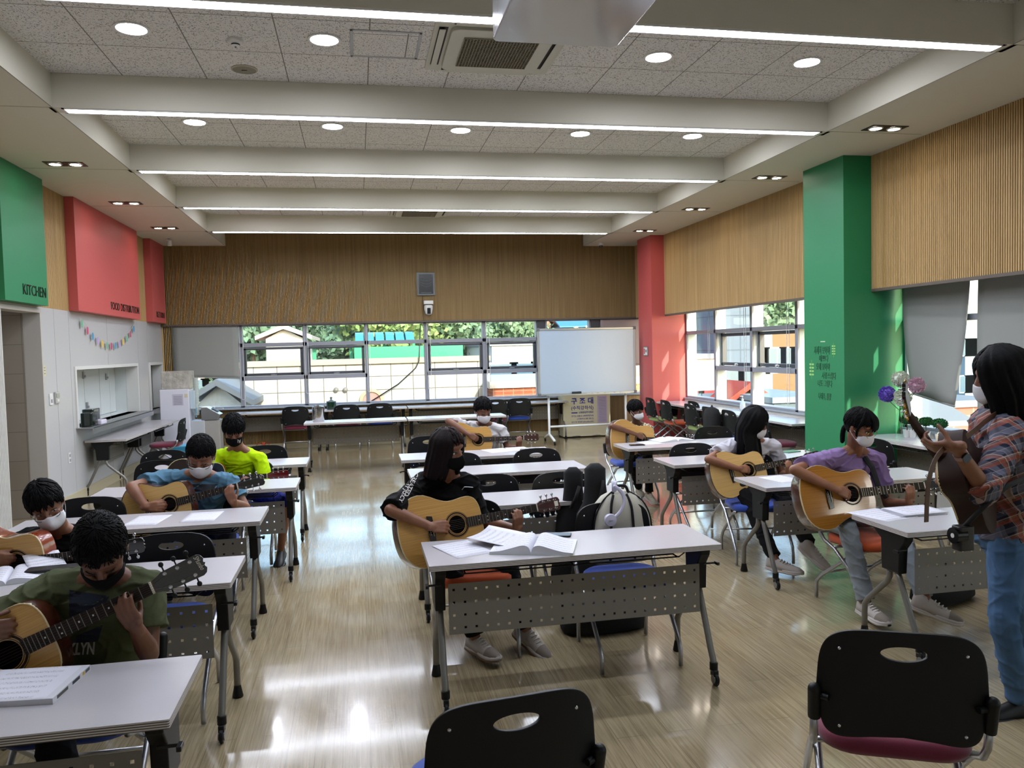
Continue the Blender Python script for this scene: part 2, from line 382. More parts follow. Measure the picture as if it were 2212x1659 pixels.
for y, z in ((-1.12, .53), (-.1, .55), (-.02, .12), (.9, .5)): G().box(.012, .03, y, y+.06, z, z+.1).box(.03, .05, y+.02, y+.045, z+.02, z+.05).build('catch', steel, t, bevel=.003)
t = thing('hatch_shelf', 'long stainless steel serving shelf below the white shuttered hatch', 'shelf', (XL, 11.92, .9))
G().box(-.16, .20, -1.42, 1.50, -.012, .0).box(.19, .20, -1.42, 1.50, -.075, 0).build('shelf_board', steel, t, bevel=.003)
t = tag(G().box(XL-.1, XL+.16, 14.08, 14.97, .80, .86).build('hatch_ledge', steel, bevel=.004), 'short steel ledge of the small return hatch behind the water purifier', 'shelf')

# columns
struct(G().box(5.21, 5.86, 13.49, 14.17, 0, ZS), 'wall_column_red', red_m)
struct(G().box(5.13, 5.76, 7.65, 8.42, 0, ZS), 'wall_column_green', green_m)
struct(G().box(5.76, 6.0, 7.65, 8.57, 0, 2.5), 'wall_pier', green_m)
# right wall above the windows
ZR = 2.29
for i, (a, b) in enumerate(((YN, 7.65), (8.42, 13.49), (14.17, YB))):
    g = ribs('y', a, b, XR, ZR, ZS, -1); slab(g, 'y', a, b, XR+.008, ZR, ZS, .05); struct(g, 'wall_right_%d' % (i+1), slat_m)
    struct(G().box(XR-.004, XR+.062, a, b, ZR-.03, ZR), 'trim_%d' % (15+i), MATS['dark_edge'])
struct(G().box(5.82, 6.0, YN, YB+.2, 0, .76), 'wall_right_low', white_paint)
struct(G().box(5.80, 6.1, YN, 13.49, .755, .78), 'trim_18', MATS['sill_stone'])
ZH = 2.50
struct(G().box(5.80, 6.06, YN, YB+.2, ZH, ZC+.05), 'wall_right_head', white_paint)
# wall behind the camera and its outer shells
struct(G().box(XL-.2, XR+.6, YN-.12, YN, 0, ZC+.05), 'wall_near', white_paint)

# ---------------------------------------------------------------- windows
def bay(g, gl, mk, a0, a1, z0, z1): gl.append((a0, a1, z0, z1))
def back_window(idx, a0, a1, kind, Y=15.14, zt=ZP-.03):
    """one bay; frame profile, transoms, opening sash"""
    t = bpy.data.objects.new('window_%d' % idx, None); COL.objects.link(t); tag(t, kind='structure'); t.location = ((a0+a1)/2, Y, .785)
    def L(x): return x-(a0+a1)/2
    def Z(z): return z-.785
    g = G(); d0, d1 = -.05, .09
    def bx(x0, x1, z0, z1, e=0): g.box(L(x0), L(x1), d0+e, d1, Z(z0), Z(z1))
    bx(a0, a0+.035, .785, zt+.02); bx(a1-.035, a1, .785, zt+.02)
    bx(a0, a1, .785, .81); bx(a0, a1, zt-.02, zt+.02); bx(a0, a1, 1.885, 1.955)
    if kind == 'sash': bx(a0, a1, 1.27, 1.345)
    g.build('window_frame', alu, t, bevel=.003)
    if kind == 'sash':
        s = G(); x0, x1, z0, z1 = L(a0+.04), L(a1-.04), Z(1.35), Z(1.88); w_ = .05
        s.box(x0, x1, -.03, .05, z0, z0+w_).box(x0, x1, -.03, .05, z1-w_, z1).box(x0, x0+w_, -.03, .05, z0, z1).box(x1-w_, x1, -.03, .05, z0, z1)
        so_ = s.build('window_sash', mat('sash_dark', '4c4f55', .4, .3), t, bevel=.004)
        G().box(x0, x1, -.045, -.03, z1-.022, z1-.012).box(-.05, .05, -.065, -.03, z0+.01, z0+.025).cyl((-.0, -.09, z0+.02), (-.0, -.03, z0+.02), .009).build('handle', alu, so_)
    G().box(L(a0), L(a1), .02, .026, 0, Z(zt)).build('pane', glass, t)
    return t
bx_ = [(-2.09, -.955, 'sash'), (-.955, .165, 'sash'), (.165, 1.285, 'fixed'), (1.285, 2.405, 'sash'), (2.405, 3.47, 'sash'), (-3.24, -2.09, 'fixed'), (3.62, 4.55, 'sash')]
for i, (a, b, k_) in enumerate(bx_): back_window(1+i, a, b, k_)
t = back_window(10, 4.72, 5.75, 'fixed')
struct(G().box(3.45, 3.60, YB+.05, YB+.24, .78, ZP), 'trim_19', mat('frame_dark', '3f4248', .45, .2))
struct(G().box(4.55, 4.72, YB+.05, YB+.24, .78, ZP), 'trim_20', MATS['frame_dark'])
def right_window(idx, y0, y1, kind, X=5.90):
    t = bpy.data.objects.new('window_%d' % idx, None); COL.objects.link(t); tag(t, kind='structure'); t.location = (X, (y0+y1)/2, .78)
    L = lambda y: y-(y0+y1)/2; Z = lambda z: z-.78; g = G(); j = G()
    zt = ZH
    g.box(-.05, -.02, L(y0), L(y0+.035), 0, Z(zt)).box(-.05, -.02, L(y1-.035), L(y1), 0, Z(zt))
    j.box(-.0195, .139, L(y0+.001), L(y0+.03), 0, Z(zt)).box(-.0195, .139, L(y1-.03), L(y1-.001), 0, Z(zt))
    g.box(-.05, .14, L(y0), L(y1), 0, .03).box(-.05, .14, L(y0), L(y1), Z(1.915), Z(1.975)).box(-.05, .14, L(y0), L(y1), Z(zt)-.03, Z(zt))
    if kind == 'sash': g.box(-.05, .14, L(y0), L(y1), Z(1.30), Z(1.37))
    g.build('window_frame', alu, t, bevel=.003); j.build('window_jamb', alu_w, t)
    if kind == 'sash':
        s = G(); a, b, c, d = L(y0+.05), L(y1-.05), Z(1.38), Z(1.905); w_ = .05
        s.box(.04, .12, a, b, c, c+w_).box(.04, .12, a, b, d-w_, d).box(.04, .12, a, a+w_, c, d).box(.04, .12, b-w_, b, c, d)
        so_ = s.build('window_sash', MATS['sash_dark'], t, bevel=.004)
        G().box(.01, .04, -.05, .05, c+.012, c+.028).box(-.01, .04, -.012, .012, c+.005, c+.04).build('handle', alu, so_)
    G().box(.10, .106, L(y0), L(y1), 0, Z(zt)).build('pane', glass, t)
for i, (a, b, k_) in enumerate(((12.30, 13.47, 'fixed'), (11.06, 12.30, 'sash'), (9.80, 11.06, 'sash'), (8.6, 9.80, 'fixed'),
                                (6.55, 7.63, 'fixed'), (5.35, 6.55, 'sash'), (4.1, 5.35, 'fixed'), (2.85, 4.1, 'sash'), (1.6, 2.85, 'fixed'), (.35, 1.6, 'fixed'), (-.6, .35, 'fixed'))):
    right_window(11+i, a, b, k_)

# ================================================================ FLIP TABLES
def table_proto():
    t = thing('folding_table', 'x', 'table')
    g = G(); o = rrect(1.5, .49, .006, 2)
    g.prism([(x, y+.245) for x, y in o], .692, .7195); g.cm = 1
    g.add([(x, y+.245, .72) for x, y in o], [tuple(range(len(o)))]); g.cm = 0
    tp = g.build('tabletop', [edge_m, tabletop], t)
    # modesty panel with punched square holes
    g = G(); nx, nz = 24, 4; x0, x1, z0, z1 = -.655, .655, .355, .607; cw = (x1-x0)/nx; ch = (z1-z0)/nz; h = .006
    for i in range(nx):
        for j in range(nz):
            a, b, c, d = x0+i*cw, x0+(i+1)*cw, z0+j*ch, z0+(j+1)*ch; mx, mz = (a+b)/2, (c+d)/2
            g.add([(a, .07, c), (b, .07, c), (b, .07, d), (a, .07, d), (mx-h, .07, mz-h), (mx+h, .07, mz-h), (mx+h, .07, mz+h), (mx-h, .07, mz+h)],
                  [(0, 1, 5, 4), (1, 2, 6, 5), (2, 3, 7, 6), (3, 0, 4, 7)])
    me = g.build('modesty_panel', panelgrey, t, fix=False, solid=.002)
    # wire shelf
    g = G()
    for k in range(5):
        y = .13+.06*k; r = .05*k*.6
        g.tube([(-.60+r*.5, y, .685), (-.60+r*.5, y, .655), (-.57+r*.5, y, .635), (.57-r*.5, y, .635), (.60-r*.5, y, .655), (.60-r*.5, y, .685)], .004, 6)
    g.tube([(-.56, .13, .635), (-.56, .37, .635)], .004, 6).tube([(.56, .13, .635), (.56, .37, .635)], .004, 6).tube([(0, .13, .631), (0, .37, .631)], .004, 6)
    g.tube([(-.6, .40, .69), (-.6, .42, .66), (-.57, .43, .645), (.57, .43, .645), (.6, .42, .66), (.6, .40, .69)], .007, 6)
    g.build('wire_shelf', blackm, t, True)
    for s in (-1, 1):
        g = G(); prof = [(.06, .692), (.36, .692), (.31, .655), (.27, .63), (.265, .46), (.12, .46), (.11, .60), (.07, .65)]
        g.loft([[(s*.664, y, z) for y, z in prof], [(s*.716, y, z) for y, z in prof]])
        b = g.build('bracket', blackpl, t, bevel=.005)
        G().cyl((s*.69, .09, .60), (s*.76, .09, .60), .006, n=8).box(min(s*.75, s*.765), max(s*.75, s*.765), .06, .10, .592, .608).build('release_lever', blackm, b, bevel=.003)
        l = G().tube([(s*.69, .165, .475), (s*.69, .14, .42), (s*.69, .02, .17), (s*.69, -.005, .13), (s*.69, -.012, .07)], .0165, 10).build('leg', greytube, t, True)
        G().cyl((s*.69, -.012, .115), (s*.69, -.012, .078), .021, n=12).build('collar', blackpl, l, 'a')
        c = G().cyl((s*.69-.009, -.03, .034), (s*.69+.009, -.03, .034), .034, n=18).box(s*.69-.013, s*.69+.013, -.045, .004, .045, .082).build('caster', blackpl, l, 'a', bevel=.004)
        G().cyl((s*.69-.0145, -.03, .034), (s*.69+.0145, -.03, .034), .022, n=16).build('hub', greytube, c, 'a')
        l = G().tube([(s*.69, .225, .475), (s*.69, .228, .42), (s*.69, .25, .385), (s*.69, .42, .235), (s*.69, .45, .195), (s*.69, .455, .15), (s*.69, .455, .03)], .0165, 10).build('leg', greytube, t, True)
        G().lathe([(.026, 0), (.028, .006), (.02, .045), (.018, .06)], 14, (s*.69, .455, 0)).build('foot_pad', blackpl, l, 'a')
    return t
TABLE = None
def table(x, y, rz, label, group='folding tables'):
    """x,y = middle of the panel-side edge"""
    global TABLE
    if TABLE is None:
        TABLE = table_proto(); TABLE.location = (x, y, 0); TABLE.rotation_euler = (0, 0, rz); TABLE['label'] = label; TABLE['group'] = group; return TABLE
    return dup(TABLE, (x, y, 0), rz, label, group)
gr = 'classroom tables'
T1 = table(1.05, 3.73, 0, 'white table in the middle front with an open music book and a phone on it', gr)
table(1.08, 5.06, 0, 'white table just behind the cream backpack and black guitar case, second in the middle column', gr)
table(1.14, 6.40, 0, 'white empty table, third from the front in the middle column', gr)
table(1.12, 7.45, 0, 'white table in front of the boy in the white T-shirt, sheet and phone on it', gr)
table(-1.31, 2.35, 0, 'white table at the bottom left corner with a thick music book on it', gr)
table(-1.35, 3.72, 0, 'white table right behind the boy in the olive T-shirt, open sheet music at its left', gr)
table(-1.376, 5.05, 0, 'white table with two loose sheets in front of the boy in the blue T-shirt', gr)
table(-1.25, 6.25, 0, 'white empty table between the blue T-shirt boy and the neon T-shirt boy', gr)
table(-1.25, 7.55, 0, 'white empty table directly behind the boy in the neon yellow T-shirt', gr)
table(3.58, 3.67, 0, 'white table beside the standing teacher with a stack of sheets', gr)
table(3.54, 5.08, 0, 'white table in front of the girl with long black hair, behind the girl in purple', gr)
table(3.36, 6.29, 0, 'white table with a small green booklet, between the long-haired girl and the patterned-shirt boy', gr)
table(3.36, 7.44, 0, 'white table with sheets and a black phone before the patterned-shirt boy', gr)
gr = 'tables in the far row'
table(-.06, 12.37, PI, 'white table in the far row with a steel canister on its left end', gr)
table(1.46, 12.37, PI, 'white table in the far row behind the boy in the white T-shirt', gr)
gr = 'tables along the far window'
for i, (x, lb) in enumerate(((-1.42, 'white table under the far window, leftmost of the row there'), (.10, 'white table under the far window holding the dark green jar'),
                         (1.62, 'white table under the far window, third from the left in that row'), (2.72, 'white table under the far window, rightmost, ending beside the whiteboard'))):
    table(x, 14.93-(.012 if i == 3 else 0), PI, lb, gr) if i < 3 else table(3.14-.0, 14.93, PI, lb, gr)
gr = 'tables along the left wall'
table(-3.40, 11.46, -PI/2, 'white table against the left wall below the serving hatch, the nearer of two', gr)
table(-3.40, 12.98, -PI/2, 'white table against the left wall next to the water purifier, the farther of two', gr)
gr = 'tables along the right window'
table(5.75, 12.72, PI/2, 'white table under the right window next to the red column', gr)
table(5.75, 11.20, PI/2, 'white table under the right window with the sanitizer bottle behind it', gr)
table(5.75, 9.68, PI/2, 'white table under the right window ending at the green column', gr)
gr = 'tables under the roller blinds'
table(5.72, 6.84, PI/2, 'white table under the crooked roller blind with the vase and small potted topiaries', gr)
table(5.72, 5.32, PI/2, 'white table under the right roller blinds, partly hidden by the teacher', gr)

# ================================================================ CHAIRS
seat_cols = {'maroon': '6a1230', 'orange': 'b84a14', 'blue': '1a3f9a', 'green': '93ad60'}
for k_, c_ in seat_cols.items(): mat('seat_'+k_, c_, .85, bump=(500, .2), sheen=.3)
def chair_proto(col):
    """faces +Y, origin on the floor under the seat"""
    t = thing('stacking_chair', 'x', 'chair')
    g = G(); rings = []
    for k, (s, z) in enumerate(((.86, .415), (.97, .42), (1.0, .437), (.99, .455), (.93, .466), (.6, .472))):
        rings.append([(x*s, y*s+.02, z+(.012*math.cos(x*6) if z > .45 else 0)-.006) for x, y in rrect(.44, .42, .11, 6)])
    g.loft(rings).build('seat', MATS['seat_'+col], t, True)
    # backrest shell
    n = 64; out = []
    for i in range(n):
        a = 2*PI*i/n; ca, sa = math.cos(a), math.sin(a); e = .42
        x = .232*math.copysign(abs(ca)**e, ca); z = .18*math.copysign(abs(sa)**e, sa)
        if z > 0: x *= 1-.05*z/.18; z += .012*math.cos(x/.232*1.5)-.004
        else: x *= 1-.06*(-z/.18); z += .052*max(0, math.cos(x/.21*PI/2)) if abs(x) < .21 else 0
        out.append((x, z))
    hole = [(.062*math.cos(2*PI*i/n), .122+.022*math.sin(2*PI*i/n)) for i in range(n)]
    def S(x, z): return (x, -.215-.06*(z+.18)*.8+.045*(x/.23)**2-.02, .635+z)
    g = G(); rings = []
    for q in (0, .05, .3, .55, .8, .95, 1): rings.append([S(a[0]*(1-q)+b[0]*q, a[1]*(1-q)+b[1]*q) for a, b in zip(out, hole)])
    g.loft(rings, cap=False)
    b = g.build('backrest', blackpl, t, True, solid=.012, bevel=.003)
    g = G()
    for x in (-.17, .17):
        for z in (-.12, .12): p = V(S(x, z)); G().ell(p, (.007, .011, .007), 8, 6).build('rivet', chrome, b, True)
    for s in (-1, 1):
        g = G(); g.tube([(s*.238, -.19, .525), (s*.240, -.215, .62)], .019, 12); g.ell((s*.240, -.215, .62), .019)
        g.cyl((s*.22, -.215, .6), (s*.2, -.225, .6), .01)
        g.build('back_bracket', blackpl, t, 'a')
        G().tube([(s*.238, -.188, .53), (s*.238, -.175, .47), (s*.236, -.14, .425), (s*.232, -.05, .385), (s*.228, .10, .26), (s*.224, .225, .14), (s*.222, .25, .09), (s*.222, .25, .008)], .0125, 8).build('leg', steel, t, True)
        G().tube([(s*.20, .17, .41), (s*.205, .10, .385), (s*.21, -.20, .17), (s*.21, -.245, .12), (s*.21, -.25, .008)], .0125, 8).build('leg', steel, t, True)
    G().tube([(-.21, .13, .40), (.21, .13, .40)], .01, 8).tube([(-.232, -.06, .392), (.232, -.06, .392)], .01, 8).tube([(-.21, -.18, .19), (.21, -.18, .19)], .008, 8).build('crossbar', steel, t, True)
    return t
CH = {}

def chair(px, py, rz, col, label, group, z=.82, xy=None, sc=1):
    """backrest's top centre at that point of the room"""
    if xy is None: p = atz(px, py, z); x, y = p.x, p.y
    else: x, y = xy
    ox, oy = 0, -.255; c, s = math.cos(rz), math.sin(rz); loc = (x-(ox*c-oy*s), y-(ox*s+oy*c), 0)
    if col not in CH or sc != 1:
        if col in CH:
            r = dup(CH[col], loc, rz, label, group); r.scale = (sc, sc, sc); return r
        t = CH[col] = chair_proto(col); t.location = loc; t.rotation_euler = (0, 0, rz); t['label'] = label; t['group'] = group; t.scale = (sc,)*3; return t
    r = dup(CH[col], loc, rz, label, group); r.scale = (1, 1, 1); return r
B = 'black-backed chair '
gc = 'chairs behind the classroom tables'
chair(0, 0, math.radians(-26), 'maroon', B+'with a maroon seat, seen from behind at the bottom right', 'chairs in the foreground', xy=(1.595, 2.09), sc=1.05)
chair(0, 0, math.radians(7), 'blue', B+'seen from behind at the bottom middle edge', 'chairs in the foreground', xy=(.375, 1.98), sc=1.03)
chair(370, 1160, PI, 'blue', B+'pushed in right behind the olive boy\'s head, with a clear oval handle hole', gc, z=.80)
chair(198, 1080, PI, 'blue', B+'beside the face of the boy in black with glasses', gc, z=.80)
chair(350, 999, PI, 'maroon', B+'left behind the blue T-shirt boy, the nearer of the two there', gc, z=.80)
chair(357, 977, PI, 'maroon', B+'left behind the blue T-shirt boy, the farther of the two there', gc, z=.80)
chair(572, 966, PI, 'blue', B+'behind the right shoulder of the neon yellow boy', gc, z=.80)
chair(0, 0, PI, 'blue', B+'on which the boy in the neon yellow T-shirt sits', gc, xy=(-.98, 7.24))
chair(0, 0, PI, 'blue', B+'with a blue seat under the boy in the olive T-shirt', gc, xy=(-1.05, 3.40))
chair(0, 0, PI, 'blue', B+'under the boy in the black shirt with glasses', gc, xy=(-1.62, 4.79))
chair(0, 0, PI, 'blue', B+'under the boy in the blue T-shirt', gc, xy=(-1.10, 6.08))
chair(0, 0, PI, 'orange', B+'with an orange seat under the girl in the black hoodie', gc, xy=(.62, 4.82))
chair(1317, 1092, PI, 'blue', B+'holding the cream backpack with white headphones', gc, z=.80)
chair(1053, 1030, PI, 'blue', B+'behind the second middle table, beside the hooded girl\'s shoulder', gc, z=.80)
chair(1210, 1025, PI, 'blue', B+'just left of the black guitar case', gc, z=.80)
chair(985, 983, PI, 'blue', B+'half hidden behind the hair of the girl in the black hoodie', gc, z=.80)
chair(1157, 973, PI, 'maroon', B+'fully visible below the white T-shirt boy\'s table', gc, z=.80)
chair(0, 0, PI, 'blue', B+'under the boy in the white T-shirt, showing at his left side', gc, xy=(.72, 8.55))
chair(1537, 925, PI, 'blue', B+'pushed in beside the black backpack at the patterned boy\'s table', gc, z=.80)
chair(1490, 962, PI, 'orange', B+'pushed in at the table right behind the patterned boy\'s guitar', gc, z=.80)
chair(0, 0, PI, 'blue', B+'with a blue seat under the boy in the patterned shirt', gc, xy=(2.98, 8.68))
chair(0, 0, PI-.2, 'blue', B+'with a bright blue seat under the long-haired girl', gc, xy=(3.18, 6.13))
chair(0, 0, PI+.15, 'orange', B+'with a bright orange seat under the girl in the purple T-shirt', gc, xy=(3.22, 4.86))
gc = 'chairs facing the far window'
chair(637, 877, 0, 'maroon', B+'with a maroon seat, leftmost of those facing the far window', gc, z=.83)
chair(748, 873, 0, 'maroon', B+'with a maroon seat behind the left far-row table, below the second window bay', gc, z=.83)
chair(820, 870, 0, 'blue', B+'with a blue seat behind the left far-row table, near the wall\'s middle', gc, z=.83)
chair(1070, 862, 0, 'maroon', B+'with a maroon seat right of the white T-shirt boy\'s head', gc, z=.83)
chair(1122, 859, 0, 'blue', B+'with a blue seat beside the foot of the whiteboard', gc, z=.83)
chair(0, 0, PI/2, 'maroon', B+'with a maroon seat at the left wall table by the water purifier', 'chair at the left wall', xy=(-2.58, 12.55))
gc = 'chairs facing the right window'
for (y, col, lb) in ((13.15, 'green', 'with a green seat next to the red column, farthest in its row'), (12.45, 'orange', 'with an orange seat, second from the red column'),
                     (11.45, 'green', 'with a green seat, third from the red column'), (10.8, 'green', 'with a green seat, fourth from the red column, beside the black bag'),
                     (10.15, 'blue', 'fifth from the red column, right of the black bag'), (9.3, 'maroon', 'with a maroon seat at the green column end of its row')):
    chair(0, 0, -PI/2, col, B+lb, gc, xy=(4.98, y))
chair(0, 0, -PI/2, 'orange', B+'with an orange seat, turned and tucked deep under the right window table', gc, xy=(5.28, 12.0))
chair(0, 0, -PI/2+.1, 'maroon', B+'at the topiary table, just behind the girl in purple', 'chairs at the topiary table', xy=(4.72, 6.62))
chair(0, 0, -PI/2-.1, 'maroon', B+'at the topiary table, between the guitar and the teacher', 'chairs at the topiary table', xy=(4.80, 5.55))

# ================================================================ GUITARS
spruce = mat('spruce_top', 'c79a55', .3, coat=.4, var=('a97a38', 3, (1, 60, 1), .35, .8))
spruce_p = mat('spruce_pale', 'cfa968', .35, coat=.2, var=('bb9350', 3, (1, 60, 1), .35, .8))
spruce_o = mat('spruce_amber', 'a8722c', .12, coat=1, var=('8e5a1c', 3, (1, 60, 1), .35, .8))
mahog = mat('mahogany', '4a2113', .25, coat=.6, var=('33150b', 4, (2, 40, 1), .3, .8))
mahog_o = mat('orange_mahogany', '8c3510', .2, coat=.8, var=('6f260a', 4, (2, 40, 1), .3, .8))
darkbody = mat('dark_sunburst', '1a0805', .12, coat=1)
rosew = mat('rosewood', '1d120e', .6, spec=.25, var=('2b1b14', 6, (30, 2, 1), .4, .7))
nutw = mat('bone_nut', 'd8d2c0', .4); ivory = mat('cream_binding', 'c9b98f', .4); hole_shade = mat('soundhole_shade', '080504', .9, spec=.05)
fretm = mat('fret_metal', '8a867c', .35, 1); strm = mat('string_metal', '4a463e', .5, .6); redhead = mat('red_headstock', '5a0f12', .12, coat=1); headb = mat('headstock_black', '08080a', .15, coat=1)
headbr = mat('headstock_brown', '3a1812', .4); gold = mat('gold_tuner', 'a88440', .2, 1); inlay = mat('pearl_inlay', 'd6d6cc', .2)
blackpin = mat('pickguard_black', '0b0b0c', .15, coat=1); script_m = mat('script_silver', 'b9b4a0', .4)
def catmull(P, n):
    out = []
    for i in range(len(P)-1):
        p0, p1, p2, p3 = P[max(i-1, 0)], P[i], P[i+1], P[min(i+2, len(P)-1)]
        for k in range(n):
            t = k/n; out.append(tuple(.5*((2*b)+(c-a)*t+(2*a-5*b+4*c-d)*t*t+(-a+3*b-3*c+d)*t**3) for a, b, c, d in zip(p0, p1, p2, p3)))
    out.append(P[-1]); return out
OUT = catmull([(0, .0), (.004, .06), (.022, .125), (.07, .178), (.13, .199), (.19, .192), (.25, .160), (.30, .140), (.35, .138), (.40, .145), (.445, .143), (.48, .120), (.498, .07), (.50, .0)], 4)
def guitar(label, T, sc=1, top=spruce, side=mahog, head=headbr, tuner=chrome, pick=True, cutaway=False, star=False, script=None, headlabel=False, pearl=True, straptail=False, dots=True):
    t = thing('acoustic_guitar', label, 'guitar', group='acoustic guitars')
    t.matrix_world = T @ Matrix.Scale(sc, 4)
    x0 = -.345
    up = [(x+x0, y) for x, y in OUT]; dn = [(x+x0, -y) for x, y in OUT]
    if cutaway: dn = [(x, y if x < .04 else y+.125*min(1, (x-.04)/.08)*(1 if x < .13 else max(0, (.155-x)/.025))) for x, y in dn]
    out = up + dn[-2:0:-1]
    D = .105
    gb = G(); n = len(out)
    cx = lambda s: [(x*s if False else x, y) for x, y in out]
    def ring(s, z): return [((x+.06)*s-.06, y*s, z) for x, y in out]
    gb.loft([ring(.965, -D), ring(.995, -D+.003), ring(1, -D+.008), ring(1, -.006), ring(.998, -.001)], cap=True)
    body = gb.build('body', side, t, 'a')
    # soundboard with an opening cut for the sound hole
    m = 72; hole = []; outer = []
    for i in range(m):
        a = 2*PI*i/m; c, s_ = math.cos(a), math.sin(a); hole.append((.050*c, .050*s_))
        best = None
        for (ax, ay), (bx, by) in zip(out, out[1:]+out[:1]):      # ray against outline
            dx, dy = bx-ax, by-ay; den = c*dy-s_*dx
            if abs(den) < 1e-12: continue
            r = (ax*dy-ay*dx)/den; u = (ax*s_-ay*c)/den
            if r > 0 and -1e-6 <= u <= 1+1e-6 and (best is None or r > best): best = r
        outer.append((c*best, s_*best))
    g = G(); R = []
    R.append([(x*.992, y*.992, .003) for x, y in outer])
    for q in (.6, .3, .0): R.append([(a[0]*q+b[0]*(1-q), a[1]*q+b[1]*(1-q), .0035) for a, b in zip(outer, hole)])
    R.append([(x, y, -.002) for x, y in hole]); g.loft(R, cap=False)
    tp = g.build('soundboard', top, t, fix=True)
    g = G()
    g.loft([[(x*1.0, y*1.0, z) for x, y in outer] for z in (-.004, .0032)]+[[(x*.985, y*.985, .0042) for x, y in outer]], cap=False); g.build('binding', ivory if top is not spruce_p else blackpin, tp)
    g = G().lathe([(.0, .0002), (.0496, .0002)], 32, cap=False); g.build('soundhole_disc', hole_shade, tp)  # dark disc over the closed body; its colour stands in for the shade inside
    for r0, r1, mm, nm in ((.053, .056, blackpin, 'rosette_ring'), (.060, .068, rosew, 'rosette_ring'), (.071, .0725, blackpin, 'rosette_ring')):
        G().loft([[(r*math.cos(2*PI*i/48), r*math.sin(2*PI*i/48), z) for i in range(48)] for r, z in ((r0, .0035), (r0, .0044), (r1, .0044), (r1, .0035))], cap=False).build(nm, mm, tp)
    if pick:
        P = catmull([(-.012, -.055), (-.06, -.058), (-.105, -.085), (-.11, -.115), (-.075, -.125), (-.02, -.105), (.035, -.062), (.02, -.054), (-.012, -.055)], 4)[:-1]
        G().prism(P, .0036, .0055).build('pickguard', blackpin if pick is True else pick, tp)
    bx = -.155
    br = G(); br.prism([(bx-.016, -.078), (bx+.016, -.072), (bx+.018, -.03), (bx+.018, .03), (bx+.016, .072), (bx-.016, .078), (bx-.02, .03), (bx-.02, -.03)], .0035, .0125)
    b = br.build('bridge', blackpin, tp, bevel=.002); G().box(bx+.006, bx+.009, -.037, .037, .012, .017).build('saddle', nutw, b)
    g = G()
    for i in range(6): G().ell((bx-.008, (i-2.5)*.0105, .0135), (.003, .003, .003), 8, 5).build('bridge_pin', nutw, b)
    # neck
    nx = .505; xe = .056
    def wdt(x): return .0215+(.028-.0215)*(nx-x)/(nx-xe)
    g = G(); rings = []
    for x, dp in ((.10, .004), (.155, .045), (.185, .028), (.25, .017), (.49, .015), (.515, .012)):
        rings.append([(x, wdt(x)*math.cos(a), .0035-dp*abs(math.sin(a))**.8 if math.sin(a) < 0 else .0035) for a in [2*PI*i/16 for i in range(16)]])
    rings2 = [[p for p in r] for r in rings]
    nk = G().loft(rings2).build('neck', side if side is not darkbody else headbr, t, 'a')
    G().prism([(xe, -wdt(xe)), (nx, -wdt(nx)), (nx, wdt(nx)), (xe, wdt(xe))], .0035, .0095).build('fretboard', rosew, nk)
    G().box(nx, nx+.006, -.0215, .0215, .004, .013).build('nut', nutw, nk)
    for f in range(1, 20):
        x = nx-.655*(1-2**(-f/12)); w_ = wdt(x)
        G().box(x-.0011, x+.0011, -w_, w_, .0095, .0108).build('fret', fretm, nk)
    for f in (3, 5, 7, 9, 12, 15):
        x = nx-.655*(1-2**(-(f-.5)/12))
        for y in ((-.011, .011) if f == 12 else (0,)): G().lathe([(.0, .0), (.0032, .0), (.0032, .0005)], 10, (x, y, .0096)).build('fret_marker', inlay, nk)
    # headstock, tilted back
    H = Matrix.Translation((nx+.004, 0, .002)) @ Matrix.Rotation(math.radians(12), 4, 'Y')
    P = [(0, -.021), (.022, -.028), (.04, -.036), (.165, -.040), (.178, -.034), (.186, -.018), (.180, -.006), (.187, .0), (.180, .006), (.186, .018), (.178, .034), (.165, .040), (.04, .036), (.022, .028), (0, .021)]
    hd = G().prism(P, -.014, .0, H).build('headstock', [head], t, bevel=.002)
    if headlabel: G().box(.14, .168, -.014, .016, 0, .001, H).build('headstock_label', nutw, hd)
    for k in range(3):
        for s in (-1, 1):
            x = .052+.044*k
            p = G().cyl((x, s*.025, 0), (x, s*.025, .018), .0035, n=10, T=H).lathe([(.0068, 0), (.0068, .003), (.004, .004)], 12, (x, s*.025, 0), H)
            q = p.build('tuner_post', chrome, hd, 'a')
            G().cyl((x, s*.034, -.007), (x, s*.052, -.007), .0028, n=8, T=H).ell((x, s*.060, -.007), (.009, .010, .005), 12, 8, T=H).build('tuner_button', tuner, q, 'a')
    for i in range(6):
        y = (i-2.5)*.0105; yn = (i-2.5)*.0072; k = (2-i) if i < 3 else (i-3); s = -1 if i < 3 else 1
        e = H @ V((.052+.044*k, s*.023, .010))
        G().tube([(bx-.006, y, .016), (bx+.008, y, .0172), (nx+.003, yn, .0135), e], .0005, 4).build('string', strm, nk)
    if script: text(script, .024, script_m, H @ Matrix.Translation((.156, .034, .0006)) @ Matrix.Rotation(-1.45, 4, 'Z'), 'headstock_script', hd, .0005, shear=.4, sx=.62)
    if straptail:
        G().cyl((x0-.012, 0, -.05), (x0, 0, -.05), .006, n=10).build('strap_button', chrome, body)
    return t
def gframe(hole, nut, Yh, sc, tilt, near=False, Yn=None):
    """guitar frame from where the sound hole and the nut sit in the room; tilt leans the face upward"""
    a = at(*hole, Yh)
    if Yn is None:
        best = None
        for i in range(600):
            Y = Yh+(-1 if near else 1)*i*.001; e = abs((at(*nut, Y)-a).length-.505*sc)
            if best is None or e < best[0]: best = (e, Y)
        Yn = best[1]
    b = at(*nut, Yn); u = (b-a).normalized()
    n0 = V((0, -1, tilt)); n = (n0-u*n0.dot(u)).normalized(); w_ = n.cross(u)
    return frame(a, u, w_, n)

